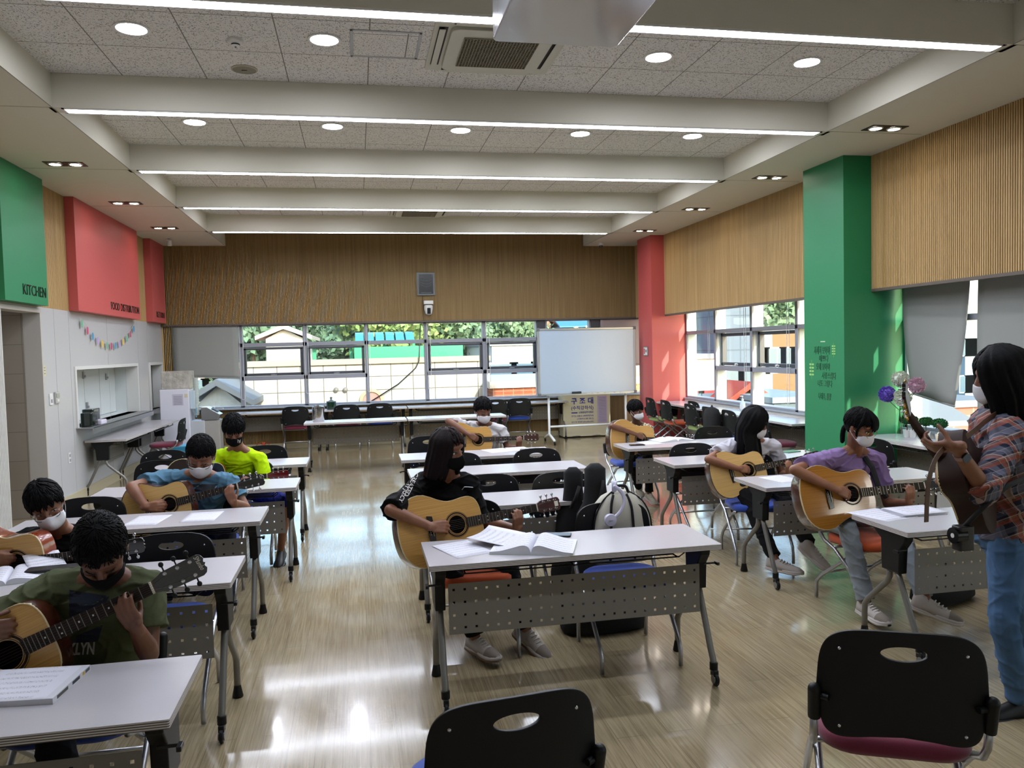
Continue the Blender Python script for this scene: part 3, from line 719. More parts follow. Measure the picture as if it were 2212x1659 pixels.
# ================================================================ PEOPLE
def lerp(a, b, t): return a+(b-a)*t
def hand(g, W, d, pn, t, k=1., curl=(.5, .7, .5), thumb=None, spread=.08, r=1.):
    """palm + five fingers; W wrist, d wrist->fingers, pn palm normal, t thumb side"""
    d = d.normalized(); pn = (pn-d*pn.dot(d)).normalized(); t = (t-d*t.dot(d)-pn*t.dot(pn)).normalized()
    g.cap(W-d*.02*k, W+d*.012*k, .024*k*r, .022*k*r)
    for i in range(4):
        o = .027-.0185*i
        kn = W+d*(.082-.004*abs(i-1.2))*k+t*o*k-pn*.002
        g.cap(W+d*.012*k+t*o*.75*k, kn, .0135*k*r, .0105*k*r)
        g.cap(W+d*.03*k+t*o*.85*k+pn*.006*k, kn+pn*.003*k-d*.008*k, .012*k*r, .0095*k*r)
        L = (.040, .045, .042, .033)[i]; a = 0; p = kn; rad = (.0092, .0094, .0090, .0080)[i]*k*r
        cs = curl[i] if isinstance(curl[0], (tuple, list)) else curl
        dd = (d+t*(spread*(1.5-i))).normalized()
        for j, (c, f) in enumerate(zip(cs, (1, .62, .5))):
            a += c; v = dd*math.cos(a)+pn*math.sin(a); q = p+v*L*f*k
            g.cap(p, q, rad*(1-.1*j), rad*(.92-.1*j), 10); p = q
    td = (thumb if thumb is not None else (t*.75+d*.65+pn*.35)).normalized()
    b = W+d*.022*k+t*.022*k; m = b+td*.042*k
    g.cap(b-td*.01*k, m, .0135*k*r, .0108*k*r); t2 = (td*.8+d*.5+pn*.15).normalized()
    m2 = m+t2*.028*k; g.cap(m, m2, .0108*k*r, .0098*k*r); g.cap(m2, m2+(t2+pn*.15).normalized()*.02*k, .0098*k*r, .0082*k*r)
def cloth(n, c, var=None, st=.35): return mat(n, c, .92, spec=.2, bump=(14, st, (1, 1, 1), .02), var=var)
def person(label, head, neck, sh, el, wr, hip, kn=None, an=None, hs=1., face=(0, -1, 0), up=(0, 0, 1), skin=skin_m, k=1., chest=1.,
           shirt=None, shirt_m=None, sleeve=.6, pants_m=None, bare_knee=False, hands=None, shoes=None, mask=None, hairf=None, hairm=None,
           vox=.006, look='down', glasses=False, group=None, collar=0, foot=None, ears=True, sleeve_w=1., hem=None, fit=1.0, legs=True):
    Hc, Nk, P = V(head), V(neck), V(hip)
    t = thing('person', label, 'person', (P.x, P.y, 0)); off = -V((P.x, P.y, 0))
    Q = lambda p: V(p)+off
    Hc, Nk, P = Q(Hc), Q(Nk), Q(P); sh = [Q(p) for p in sh]; el = [Q(p) for p in el]; wr = [Q(p) for p in wr]
    Nk = Nk+V((0, 0, .018*k)); sh = [p+V((0, 0, .026*k)) for p in sh]
    f = V(face).normalized(); u = V(up); u = (u-f*u.dot(f)).normalized(); r = f.cross(u)     # person's right... viewer's left
    F = frame(Hc, r, f, u) @ Matrix.Scale(hs, 4)          # local x = r, y = forward, z = up
    h = lambda x, y, z: F @ V((x, y, z))
    ax = (sh[1]-sh[0]).normalized(); spine = (Nk-P); fw = ax.cross(spine).normalized()
    if fw.dot(f) < 0 and fw.dot(V((0, -1, 0))) < 0: fw = -fw
    # ---------- skin: one continuous body
    g = G()
    q = F.to_3x3().normalized().to_quaternion(); e = lambda c, rr, nu=20, nv=14: g.ell(h(*c), tuple(x*hs for x in rr), nu, nv, q=q)
    e((0, -.012, .028), (.073, .090, .088)); e((0, .018, -.02), (.065, .066, .078)); e((0, .034, -.062), (.045, .046, .048)); e((0, .055, -.088), (.022, .022, .018))
    e((0, .066, .030), (.055, .022, .020)); e((-.033, .055, -.028), (.024, .024, .022)); e((.033, .055, -.028), (.024, .024, .022))
    g.cap(h(0, .083, .012), h(0, .100, -.026), .0075*hs, .0115*hs); e((-.011, .090, -.030), (.008, .009, .007), 10, 8); e((.011, .090, -.030), (.008, .009, .007), 10, 8)
    e((0, .078, -.060), (.021, .010, .006), 12, 8); e((0, .076, -.068), (.018, .010, .006), 12, 8)
    if ears:
        for s in (-1, 1): e((s*.075, -.008, -.002), (.009, .017, .029), 10, 10); e((s*.073, -.002, -.026), (.008, .010, .012), 8, 8)
    g.cap(h(0, -.012, -.055), Nk, .052*hs, .056*k); g.cap(Nk, lerp(Nk, P, .12), .058*k, .075*k)
    def torso(g, infl, lo=0, sw=1.):
        st = [(0, .150, .112), (.12, .150, .112), (.3, .138, .105), (.5, .145, .108), (.7, .160, .112), (.84, .165, .100), (.93, .135, .080), (1.0, .075, .062)]
        rings = []
        for tt, a, b in st:
            c = lerp(P, Nk, tt)-fw*(.02*math.sin(PI*tt))
            if tt > .8: c2 = (sh[0]+sh[1])/2; c = lerp(c, V((c2.x, c2.y, c.z)), .5)
            rings.append([c+ax*((a*k*chest+infl)*math.cos(w))+fw*((b*k*chest+infl)*math.sin(w)) for w in [2*PI*i/24 for i in range(24)]])
        g.loft(rings)
        g.cap(sh[0], lerp(sh[0], Nk, .8), .050*k*sw+infl, .048*k+infl); g.cap(sh[1], lerp(sh[1], Nk, .8), .050*k*sw+infl, .048*k+infl)
    torso(g, -.012)
    for i in (0, 1): g.cap(lerp(Nk, Hc, .25), lerp(Nk, sh[i], .62), .042*k, .044*k)
    for i in (0, 1):
        g.cap(sh[i], lerp(sh[i], el[i], .45), .046*k, .042*k); g.cap(lerp(sh[i], el[i], .45), el[i], .042*k, .035*k)
        g.cap(el[i], lerp(el[i], wr[i], .3), .036*k, .038*k); g.cap(lerp(el[i], wr[i], .3), wr[i], .038*k, .024*k)
        hd = (hands or [None, None])[i]
        if hd: hand(g, wr[i], **hd)
    if legs and kn:
        kn = [Q(p) for p in kn]; an = [Q(p) for p in an]; hp = [P+ax*(-.085*k)+V((0, 0, -.01)), P+ax*(.085*k)+V((0, 0, -.01))]
        for i in (0, 1):
            g.cap(hp[i], lerp(hp[i], kn[i], .5), .078*k, .068*k); g.cap(lerp(hp[i], kn[i], .5), kn[i], .068*k, .050*k)
            g.cap(kn[i], lerp(kn[i], an[i], .35), .048*k, .050*k); g.cap(lerp(kn[i], an[i], .35), an[i], .050*k, .032*k)
            ff = (foot or [fw, fw])[i]; g.cap(an[i]-V((0, 0, .02)), an[i]+ff*.12*k-V((0, 0, .045)), .034*k, .026*k)
    body = blob(g, 'body', skin, t, vox, 3)
    # ---------- clothes
    if shirt_m:
        g = G(); torso(g, .010*fit, sw=sleeve_w)
        for i in (0, 1): g.cap(lerp(Nk, sh[i], .30)-V((0, 0, .012)), lerp(Nk, sh[i], .7), .050*k, .052*k)
        for i in (0, 1):
            L0 = (el[i]-sh[i]).length
            if sleeve <= 1:
                e_ = lerp(sh[i], el[i], sleeve); g.cap(sh[i], lerp(sh[i], el[i], sleeve*.6), .056*k*sleeve_w, .058*k*sleeve_w); d_ = (el[i]-sh[i]).normalized()
                g.cyl(lerp(sh[i], el[i], sleeve*.5), e_, .057*k*sleeve_w, .061*k*sleeve_w, 16)
            else:
                g.cap(sh[i], el[i], .056*k*sleeve_w, .050*k*sleeve_w); g.cyl(el[i], lerp(el[i], wr[i], sleeve-1), .050*k*sleeve_w, .046*k*sleeve_w, 16)
        if hem: g.loft([[P+V((0, 0, z))+ax*(a*math.cos(w))+fw*(b*math.sin(w)) for w in [2*PI*i/20 for i in range(20)]] for z, a, b in ((-hem, .175*k*chest, .13*k*chest), (.08, .165*k*chest, .122*k*chest))])
        s = blob(g, 'shirt', shirt_m, t, vox, 3, dec=.012)
    if pants_m and kn and legs:
        g = G(); L1 = 1.0
        g.ell(P+V((0, 0, -.01)), (.165*k, .13*k, .10*k)) if abs(ax.x) > .7 else g.ell(P+V((0, 0, -.01)), (.13*k, .165*k, .10*k))
        for i in (0, 1):
            g.cap(hp[i], kn[i], .090*k, .064*k)
            if not bare_knee: g.cap(kn[i], lerp(kn[i], an[i], .5), .063*k, .060*k); g.cyl(lerp(kn[i], an[i], .3), lerp(kn[i], an[i], .93), .062*k, .056*k, 16)
        blob(g, 'trousers' if not bare_knee else 'shorts', pants_m, t, vox, 3, dec=.008)
    if shoes and kn and legs:
        for i in (0, 1):
            ff = V((foot or [fw, fw])[i]).normalized(); ff.z = 0 if abs(ff.z) < .01 else ff.z
            shoe(t, an[i], ff, k, *shoes)
    # ---------- face: lids, eyes, brows
    dk = mat('eye_dark', '0c0908', .2); ew = mat('eye_white', 'b8b4ae', .3)
    def onface(x, z, push=0):
        y = .018+.066*math.sqrt(max(.05, 1-(x/.067)**2-((z+.02)/.095)**2)); return h(x, y+push, z)
    for s in (-1, 1):
        if look == 'down':
            G().tube([onface(s*x, z, .004) for x, z in ((.016, -.006), (.024, -.010), (.034, -.011), (.045, -.007))], .0022*hs, 6).build('eyelid', dk, body, True)
        else:
            eb = G().ell(onface(s*.031, -.004, -.0035), (.0135*hs, .006*hs, .0065*hs), 12, 8, q=q).build('eye', ew, body, True)
            G().ell(onface(s*.031+.004*(look if isinstance(look, (int, float)) else 0), -.004, .0005), (.0058*hs, .004*hs, .0058*hs), 10, 8, q=q).build('iris', dk, eb, True)
            G().tube([onface(s*x, z, .005) for x, z in ((.016, -.002), (.026, .004), (.036, .004), (.047, -.001))], .0018*hs, 6).build('eyelid', dk, body, True)
        G().tube([onface(s*x, z, .003) for x, z in ((.012, .018), (.026, .024), (.048, .019))], .0028*hs, 6, rs=[.002, .003, .0015]).build('eyebrow', hair_m, body, True)
    if mask: mkmask(t, h, hs, onface, *mask)
    if glasses:
        gm = mat('wire_glasses', '6b625a', .3, .8); g_ = G()
        for s in (-1, 1):
            c = h(s*.034, .094, -.012); g_.tube([c+r*(.024*hs*math.cos(a))+u*(.021*hs*math.sin(a)) for a in [2*PI*i/20 for i in range(21)]], .0017*hs, 6)
            g_.tube([h(s*.058, .092, -.008), h(s*.074, .06, -.004), h(s*.077, -.005, -.002)], .0012*hs, 6)
        g_.tube([h(-.011, .095, -.008), h(0, .097, -.004), h(.011, .095, -.008)], .0013*hs, 6)
        g_.build('glasses', gm if glasses is True else glasses, t, True)
    if hairf: hairf(t, h, hs, q, hairm or hair_m)
    return t
def shoe(t, A, ff, k, um, sm, accent=None):
    """shoe under ankle A pointing along ff (ff.z<0 = toe down)"""
    sd_ = ff.cross(V((0, 0, 1))).normalized(); up_ = sd_.cross(ff).normalized(); b = A-up_*.075*k-ff*.045*k; k = k*1.12
    T = frame(b, ff, sd_, up_) @ Matrix.Scale(k, 4)
    prof = [(-.035, .026, .02), (-.02, .036, .02), (.03, .038, .02), (.09, .034, .02), (.14, .045, .02), (.19, .046, .02), (.225, .034, .022), (.240, .012, .026)]
    def ring(x, w, z0, z1): return [(x, w*math.cos(a), (z0+z1)/2+(z1-z0)/2*math.copysign(abs(math.sin(a))**.5, math.sin(a))) for a in [2*PI*i/16 for i in range(16)]]
    s = G().loft([ring(x, w*1.06, 0 if 0 < x < .2 else .006, .030) for x, w, z in prof], T=T).build('shoe', um, t, True)
    s.name = 'shoe'
    G().loft([ring(x, w*1.12, -.006 if -.02 < x < .2 else .004, .020) for x, w, z in prof], T=T).build('sole', sm, s, True)
    tops = [(-.032, .024, .085), (-.015, .034, .105), (.03, .037, .100), (.07, .036, .088), (.11, .036, .072), (.16, .040, .060), (.205, .034, .050), (.232, .016, .036)]
    G().loft([[(x, w*math.cos(a), .018+(z-.018)*max(0, math.sin(a))**.8 if math.sin(a) > 0 else .018) for a in [2*PI*i/20 for i in range(20)]] for x, w, z in tops], T=T).build('upper', um, s, True)
    if accent:
        G().loft([[(x, w*math.cos(a)*1.03, .018+(z-.018)*max(0, math.sin(a))**.8*1.04) for a in [PI*i/12 for i in range(13)]] for x, w, z in tops[5:]], cap=False, close=False, T=T).build('toe_cap', accent, s, True)
    for i in range(5 if um.name != 'shoe_black' else 0):
        x = .075+.02*i; z = .090-.0065*i*1.1; G().tube([(x, -.022, z-.012), (x+.006, 0, z+.002), (x, .022, z-.012)], .0035, 6, T=T).build('lace', mat('lace_white', 'b8b2a6', .8), s, True)
def mkmask(t, h, hs, onface, m, kind='fold', loops=True):
    g = G(); nu, nv = 18, 12; V_ = []
    for j in range(nv+1):
        v = -1+2*j/nv
        for i in range(nu+1):
            a = -1+2*i/nu; aa = abs(a)
            top = -.022+.010*math.exp(-(a/.2)**2)-.006*aa; bot = -.108+.030*aa**1.6
            if aa > .8: top -= (aa-.8)*.06; bot += (aa-.8)*.06
            z = top+(bot-top)*(1-v)/2; x = .068*math.sin(a*1.28)
            y = .028+.062*math.cos(a*1.28)**.8 if abs(a) < .98 else .035
            pk = math.exp(-(a/.42)**2)*(1-.55*abs(v-.15)**1.5)
            y += (.022 if kind != 'flat' else .014)*pk+.004
            if kind == 'peak': y += .012*max(0, 1-aa/.35)*(1-abs(v-.1))
            if v < -.6: y -= (-.6-v)*.035
            V_.append(h(x, y, z))
    F_ = [(j*(nu+1)+i, j*(nu+1)+i+1, (j+1)*(nu+1)+i+1, (j+1)*(nu+1)+i) for j in range(nv) for i in range(nu)]
    o = g.add(V_, F_).build('face_mask', m, t, True, solid=.0025)
    for s in (-1, 1):
        G().tube([h(s*.066, .036, -.030), h(s*.074, .012, -.014), h(s*.080, -.016, .004)], .0016, 5).build('ear_loop', m, o, True)
        G().tube([h(s*.064, .038, -.072), h(s*.074, .006, -.045), h(s*.079, -.018, -.02)], .0016, 5).build('ear_loop', m, o, True)
    return o
def haircap(t, h, hs, q, m, fringe=.034, side=.0, back=-.06, vol=1.0, jag=.006, name='hair', parent=None, sweep=0, tuft=1.):
    """short hair: a shell that stands proud of the skull above the hairline and sinks into it below"""
    g = G(); nu, nv = 72, 40; c = V((0, -.012, .030)); R0 = V((.080, .098, .097)); vs = []
    rnd = random.Random(int(abs(h(0, 0, 0).x)*1000)); ph = [rnd.uniform(0, 6.28) for _ in range(6)]
    def line(az):      # hairline height as a function of azimuth (0 = front)
        a = abs(az); base = fringe if a < .75 else (lerp(fringe, side, (a-.75)/.35) if a < 1.1 else (lerp(side, -.01, (a-1.1)/.5) if a < 1.6 else lerp(-.03, back, min(1, (a-1.6)/.8))))
        return base+jag*(math.sin(az*17+ph[0])*.5+math.sin(az*31+ph[1])*.5+math.sin(az*53+ph[2])*.4)+sweep*math.sin(az*1.3)
    for i in range(nv+1):
        th = PI*i/nv
        for j in range(nu):
            az = 2*PI*j/nu-PI; dx, dy, dz = math.sin(th)*math.sin(az), math.sin(th)*math.cos(az), math.cos(th)
            p = V((R0.x*dx, R0.y*dy, R0.z*dz)); z = c.z+p.z; L = line(az)
            f = min(1, max(0, (z-L)/.010)); f = f*f*(3-2*f)
            s = lerp(.80, 1.0+(.05*vol)+.02*vol*noise.noise(V((dx, dy, dz))*6), f)
            vs.append(h(*(c+p*s)))
    fs = [(i*nu+j, i*nu+(j+1) % nu, (i+1)*nu+(j+1) % nu, (i+1)*nu+j) for i in range(nv) for j in range(nu)]
    g.add(vs, fs); o = g.build(name, m, parent or t, True)
    g = G(); rn = random.Random(int(ph[0]*1e5))
    for _ in range(int(520/tuft)):
        az = rn.uniform(-PI, PI); th0 = math.acos(rn.uniform(-.1, 1)); L = line(az); dth = rn.uniform(.28, .5)*tuft; pts = []
        for k_ in range(4):
            th = th0+dth*k_/3; a2 = az+.12*math.sin(az*9+ph[1])*k_/3; dx, dy, dz = math.sin(th)*math.sin(a2), math.sin(th)*math.cos(a2), math.cos(th)
            z = c.z+R0.z*dz
            if z < line(a2)-.010: break
            s_ = 1.0+.05*vol+rn.uniform(0, .04)*tuft*(.4+k_/3); pts.append(h(c.x+R0.x*dx*s_, c.y+R0.y*dy*s_, c.z+R0.z*dz*s_))
        if len(pts) > 2: g.tube(pts, .004*hs, 4, rs=[.0042*hs*tuft]*(len(pts)-1)+[.0008])
    g.build('hair_tufts', m, o, True)
    return o
def locks(g, pts, r0, r1, n=7, jit=.004, rnd=random):
    """a lock of hair: a few tapering tubes along the same path"""
    for _ in range(n):
        o = V((rnd.uniform(-1, 1), rnd.uniform(-1, 1), rnd.uniform(-1, 1)))*jit*2.2
        pp = catmull([tuple(p) for p in pts], 4); m = len(pp)
        g.tube([V(p)+o*(.4+i/m) for i, p in enumerate(pp)], r0, 6, rs=[lerp(r0, r1, (i/m)**2) for i in range(m)])

from mathutils.bvhtree import BVHTree
def _bvh(o):
    bpy.context.view_layer.update(); M_ = o.matrix_world; me = o.data
    return BVHTree.FromPolygons([M_ @ v.co for v in me.vertices], [tuple(p.vertices) for p in me.polygons]), M_.inverted()
def decal(o, V2, F2, m, name, off=.0018):
    """a print laid on the surface of a garment: flat shape wrapped on to the cloth"""
    b, inv = _bvh(o); vs = []; ok = []; c = V((0, 0, HCAM))
    for x, y in V2:
        h_, nn, _, _ = b.ray_cast(c, ray(x, y).normalized()); ok.append(h_ is not None)
        vs.append(inv @ (h_+nn*off if nn.dot(ray(x, y)) < 0 else h_-nn*off) if h_ is not None else V((0, 0, 0)))
    fs = [f for f in F2 if all(ok[i] for i in f) and max((vs[a_]-vs[b_]).length for a_ in f for b_ in f) < .08]
    if not fs: return
    g = G(); g.add([tuple(v) for v in vs], fs); return g.build(name, m, o, fix=False)
def decal_quad(o, cs, m, name, n=10, off=.0018):
    V2 = []; a, b, c, d = [V((*p, 0)) for p in cs]
    for j in range(n+1):
        for i in range(n+1): p = lerp(lerp(a, b, i/n), lerp(d, c, i/n), j/n); V2.append((p.x, p.y))
    return decal(o, V2, [(j*(n+1)+i, j*(n+1)+i+1, (j+1)*(n+1)+i+1, (j+1)*(n+1)+i) for j in range(n) for i in range(n)], m, name, off)
def decal_text(o, s_, px, py, size, ang, m, name, shear=0, sx=1, off=.003, bold=0):
    t_ = text(s_, size, m, Matrix.Identity(4), 'tmp', ext=0, sx=sx, shear=shear, bold=bold); me = t_.data; ca, sa = math.cos(ang), math.sin(ang)
    V2 = [(px+v.co.x*ca+v.co.y*sa, py+v.co.x*sa-v.co.y*ca) for v in me.vertices]; F2 = [tuple(p.vertices) for p in me.polygons]; bpy.data.objects.remove(t_)
    return decal(o, V2, F2, m, name, off)
def part(t, nm):
    return next(c for c in t.children if c.name.split('.')[0] == nm)

# ================================================================ PLAYERS
def gframe2(hole, nut, Yh, sc, n0, near=True):
    a = at(*hole, Yh); best = None
    for i in range(600):
        Y = Yh+(-1 if near else 1)*i*.001; e = abs((at(*nut, Y)-a).length-.505*sc)
        if best is None or e < best[0]: best = (e, Y)
    u = (at(*nut, best[1])-a).normalized(); n0 = V(n0); n = (n0-u*n0.dot(u)).normalized()
    return frame(a, u, n.cross(u), n)
def strum(T, x, y, d=(1, -.25, -.05), z=.05, k=.9, curl=(.55, .75, .4), r=1.):
    R = T.to_3x3(); return T @ V((x, y, z)), dict(d=R @ V(d), pn=R @ V((.1, -.15, -1)), t=R @ V((.2, 1, .1)), k=k, curl=curl, thumb=R @ V((.8, .1, -.45)), r=r)
def fret(T, x, k=.9, curl=(.55, .95, .6), r=1., y=-.10, z=.0):
    R = T.to_3x3(); return T @ V((x, y, z)), dict(d=R @ V((.05, .9, .42)), pn=R @ V((0, .35, -1)), t=R @ V((1, 0, 0)), k=k, curl=curl, thumb=R @ V((.25, .75, -.65)), r=r)
P3 = lambda x, y, Y: at(x, y, Y)
def onp(T, px, py, z=.05):
    n = T.to_3x3() @ V((0, 0, 1)); o = T @ V((0, 0, z)); d = ray(px, py); c = V((0, 0, HCAM)); return c+d*((o-c).dot(n)/d.dot(n))
print_m = mat('shirt_print_navy', '141c2c', .8, var=('060910', 30, (1, 4, 1), .45, .55))
white_mask = mat('white_mask', 'cfcfd2', .7, bump=(120, .08)); black_mask = mat('black_mask', '050506', .85, spec=.15, bump=(200, .1))
shoe_w = mat('shoe_white', 'a8a09a', .7, bump=(60, .1)); sole_g = mat('gum_sole', '6b5138', .6); suede = mat('suede_grey', '7c7268', .9); sole_w = mat('sole_white', 'b5afa8', .6)
shoe_bk = mat('shoe_black', '0d0d0e', .5); shoe_be = mat('shoe_beige', 'a59c8c', .8)

# ---- boy in olive, bottom left
T = gframe((16, 1415), (347, 1261), 2.92, 1.0, .12, near=True)
g1 = guitar('acoustic guitar of the boy in olive at the bottom left, black headstock with script', T, 1.0, spruce, mahog, headb, blackpl, pick=False, script='SMumbo')
w0, h0 = strum(T, -.035, .125, (.9, -.45, -.1), k=.92); w1, h1 = fret(T, .405, k=.92)
olive = cloth('olive_cotton', '4c5138', var=('3f442e', 6, (1, 1, 1), .4, .8))
def hf(t, h, hs, q, m): haircap(t, h, hs, q, m, fringe=.050, side=.012, back=-.07, jag=.003, vol=1.0, tuft=.5)
po = person('person, boy in an olive T-shirt and black face mask bending over a guitar, bottom left', P3(218, 1186, 2.93), P3(238, 1262, 3.10), [P3(118, 1285, 3.10), P3(318, 1283, 3.10)], [onp(T, -95, 1395, 0.03), P3(322, 1412, 3.02)],
       [w0, w1], (at(215, 1300, 3.22).x, 3.24, .56), [(-1.42, 2.80, .52), (-1.02, 2.80, .52)], [(-1.40, 2.78, .09), (-1.02, 2.82, .09)], hs=1.04, face=(.12, -.62, -.80), up=(.10, -.75, .6), skin=skin_d, k=1.0, chest=1.02,
       shirt_m=olive, sleeve=.62, pants_m=cloth('navy_cotton', '14171f'), hands=[h0, h1], mask=(black_mask,), hairf=hf, shoes=(shoe_bk, shoe_bk), vox=.005, sleeve_w=1.12)
# ---- boy in black with glasses
T = gframe((38, 1216), (232, 1190), 4.36, .96, .02, near=True)
guitar('acoustic guitar with an orange-brown rim, held by the boy in black with glasses', T, .96, spruce, mahog_o, headb, chrome, pick=False)
w0, h0 = strum(T, -.10, .06, (.9, -.35, -.1), k=.85); w1, h1 = fret(T, .40, k=.85)
blk = cloth('black_cotton', '050506'); dkjean = cloth('dark_denim', '171b26')
def hf(t, h, hs, q, m): haircap(t, h, hs, q, m, fringe=.026, side=.0, back=-.06, jag=.010, vol=1.5, sweep=-.006)
person('person, boy in a black shirt with round glasses and a white mask, far left', P3(100, 1090, 4.52), P3(133, 1158, 4.66), [P3(58, 1172, 4.66), P3(192, 1168, 4.66)], [onp(T, -60, 1215, 0.0), P3(205, 1255, 4.55)],
       [w0, w1], (at(130, 1250, 4.75).x, 4.78, .56), [(-1.85, 4.35, .52), (-1.5, 4.35, .52)], [(-1.85, 4.33, .09), (-1.5, 4.36, .09)], hs=1.03, face=(.30, -.86, -.36), up=(-.25, -.3, 1), k=.9,
       shirt_m=blk, sleeve=1.75, pants_m=dkjean, hands=[h0, h1], mask=(white_mask, 'peak'), hairf=hf, look=-.6, glasses=True, shoes=(shoe_bk, shoe_bk), vox=.006)
# ---- boy in blue
T = gframe((366, 1089), (513, 1050), 5.70, .96, .15, near=True)
guitar('pale acoustic guitar with a black headstock, held by the boy in the light blue T-shirt', T, .96, spruce_p, mahog, headb, chrome, pick=False, script='Zad')
w0, h0 = strum(T, -.135, .02, (1, -.22, -.05), k=.95, r=1.1); w1, h1 = fret(T, .43, k=.92, r=1.1)
def hf(t, h, hs, q, m): haircap(t, h, hs, q, m, fringe=.044, side=.008, back=-.05, jag=.003, vol=1.0, tuft=.5)
pb = person('person, boy in a light blue T-shirt with glasses and a white mask, strumming', P3(434, 984, 5.86), P3(436, 1036, 6.0), [P3(350, 1045, 6.0), P3(497, 1052, 6.0)], [onp(T, 284, 1052, 0.02), P3(530, 1098, 5.92)],
       [w0, w1], (at(420, 1120, 6.1).x, 6.12, .56), [(-1.35, 5.65, .52), (-.93, 5.65, .52)], [(-1.33, 5.55, .09), (-.93, 5.5, .09)], hs=1.17, face=(.02, -.88, -.46), up=(.06, -.4, 1), k=1.08, chest=1.22,
       shirt_m=cloth('blue_cotton', '4f7389', var=('446578', 5, (1, 1, 1), .4, .8)), sleeve=.62, pants_m=dkjean, hands=[h0, h1], mask=(white_mask,), hairf=hf, glasses=True, shoes=(shoe_bk, sole_w), vox=.006, sleeve_w=1.15)
# ---- boy in neon yellow
T = gframe((447, 1037), (592, 1027), 6.98, .96, .1, near=True)
guitar('dark sunburst cutaway guitar with a red headstock, held by the boy in neon yellow', T, .96, darkbody, mahog_o, redhead, chrome, pick=False, cutaway=True)
w0, h0 = strum(T, -.12, .05, k=.85); w1, h1 = fret(T, .30, k=.85)
def hf(t, h, hs, q, m): haircap(t, h, hs, q, m, fringe=.018, side=-.004, back=-.06, jag=.008, vol=1.6)
pn_ = person('person, boy in a neon yellow T-shirt and black face mask behind the blue-shirted boy', P3(505, 928, 7.06), P3(515, 976, 7.18), [P3(474, 993, 7.18), P3(561, 998, 7.18)], [P3(440, 1045, 7.1), P3(580, 1050, 7.1)],
       [w0, w1], (at(520, 1060, 7.28).x, 7.28, .56), [(-1.22, 6.85, .53), (-.62, 6.72, .53)], [(-1.2, 6.65, .09), tuple(atz(604, 1222, 0)+V((0, .12, .09)))], hs=1.07, face=(.10, -.84, -.5), up=(.05, -.45, 1), k=.9,
       shirt_m=cloth('neon_cotton', 'a9d000'), sleeve=.85, pants_m=cloth('blue_shorts', '101d6b'), bare_knee=True, hands=[h0, h1], mask=(black_mask,), hairf=hf, shoes=(shoe_bk, shoe_bk), sleeve_w=1.2, vox=.007)
# ---- boy in white
T = gframe((1033, 950), (1139.5, 945), 8.20, .96, .15, near=False)
guitar('acoustic guitar with a red-brown headstock, held by the boy in the white T-shirt', T, .96, spruce, mahog, headbr, chrome, pick=False)
w0, h0 = strum(T, -.10, .055, (.85, -.5, -.05), k=.92); w1, h1 = fret(T, .43, k=.9)
def hf(t, h, hs, q, m): haircap(t, h, hs, q, m, fringe=.042, side=.006, back=-.05, jag=.003, vol=1.2)
person('person, boy in a white T-shirt, mask below his nose, playing in the middle back', P3(1043, 886, 8.36), P3(1048, 924, 8.48), [P3(1010, 928, 8.48), P3(1082, 934, 8.48)], [onp(T, 969, 910, -0.02), P3(1098, 970, 8.44)],
       [w0, w1], (at(1050, 1000, 8.6).x, 8.6, .56), [(1.18, 8.15, .53), (1.55, 8.15, .53)], [(1.18, 8.1, .09), (1.55, 8.12, .09)], hs=1.09, face=(.25, -.90, -.36), up=(.1, -.3, 1), skin=skin_d, k=1.0, chest=1.05,
       shirt_m=cloth('white_cotton', 'b8b5b6'), sleeve=.62, pants_m=dkjean, hands=[h0, h1], mask=(white_mask,), hairf=hf, shoes=(shoe_bk, sole_w), sleeve_w=1.15, vox=.007)
# ---- girl in black hoodie
T = gframe((987, 1133), (1157.5, 1097), 4.36, 1.0, .25, near=False)
guitar('large acoustic guitar with a white headstock label, held by the black hoodie girl', T, 1.0, spruce, mahog, headbr, chrome, pick=False, headlabel=True)
w0, h0 = strum(T, -.165, .015, (1, -.18, -.08), k=.95); w1, h1 = fret(T, .36, k=.9)
def hf(t, h, hs, q, m):
    o = haircap(t, h, hs, q, m, fringe=.052, side=.01, back=-.1, jag=.004, vol=1.5)
    g = G(); rnd = random.Random(3)
    for a in range(-150, 151, 8):
        if abs(a) < 34: continue
        s = math.radians(a); x, y = math.sin(s), math.cos(s)
        dn_ = -.155-.02*rnd.random()
        locks(g, [h(.03*x, .03*y-.01, .122), h(.078*x, .088*y-.01, .07), h(.090*x, .098*y-.015, .0), h(.096*x, .10*y-.03, -.08), h(.104*x, .09*y-.045, dn_)], .014, .006, 2, .004, rnd)
    blob(g, 'hair_strands', m, o, .006, 2)
hood_m = cloth('black_fleece', '050506')
ph = person('person, girl in a black hoodie and black face mask looking to the right, middle front', P3(967, 972, 4.58), P3(965, 1040, 4.68), [P3(912, 1053, 4.66), P3(1014, 1056, 4.70)], [onp(T, 843, 1102, 0.02), P3(1036, 1122, 4.66)],
       [w0, w1], (at(970, 1180, 4.8).x, 4.84, .56), [(.48, 4.42, .53), (.80, 4.45, .53)], [tuple(atz(1050, 1440, 0)+V((-.03, .15, .10))), tuple(at(1138, 1364, 4.42))], hs=1.0, face=(.72, -.68, -.12), up=(.0, -.08, 1), k=.95,
       shirt_m=hood_m, sleeve=.98, pants_m=cloth('black_trousers', '0a0a0c'), hands=[h0, h1], mask=(black_mask, 'peak'), hairf=hf, hairm=hair_b, look=-1, foot=[V((.45, -.9, 0)), V((.55, -.8, -.35))],
       shoes=(shoe_w, sole_g, suede), vox=.005, sleeve_w=1.10, fit=1.5)
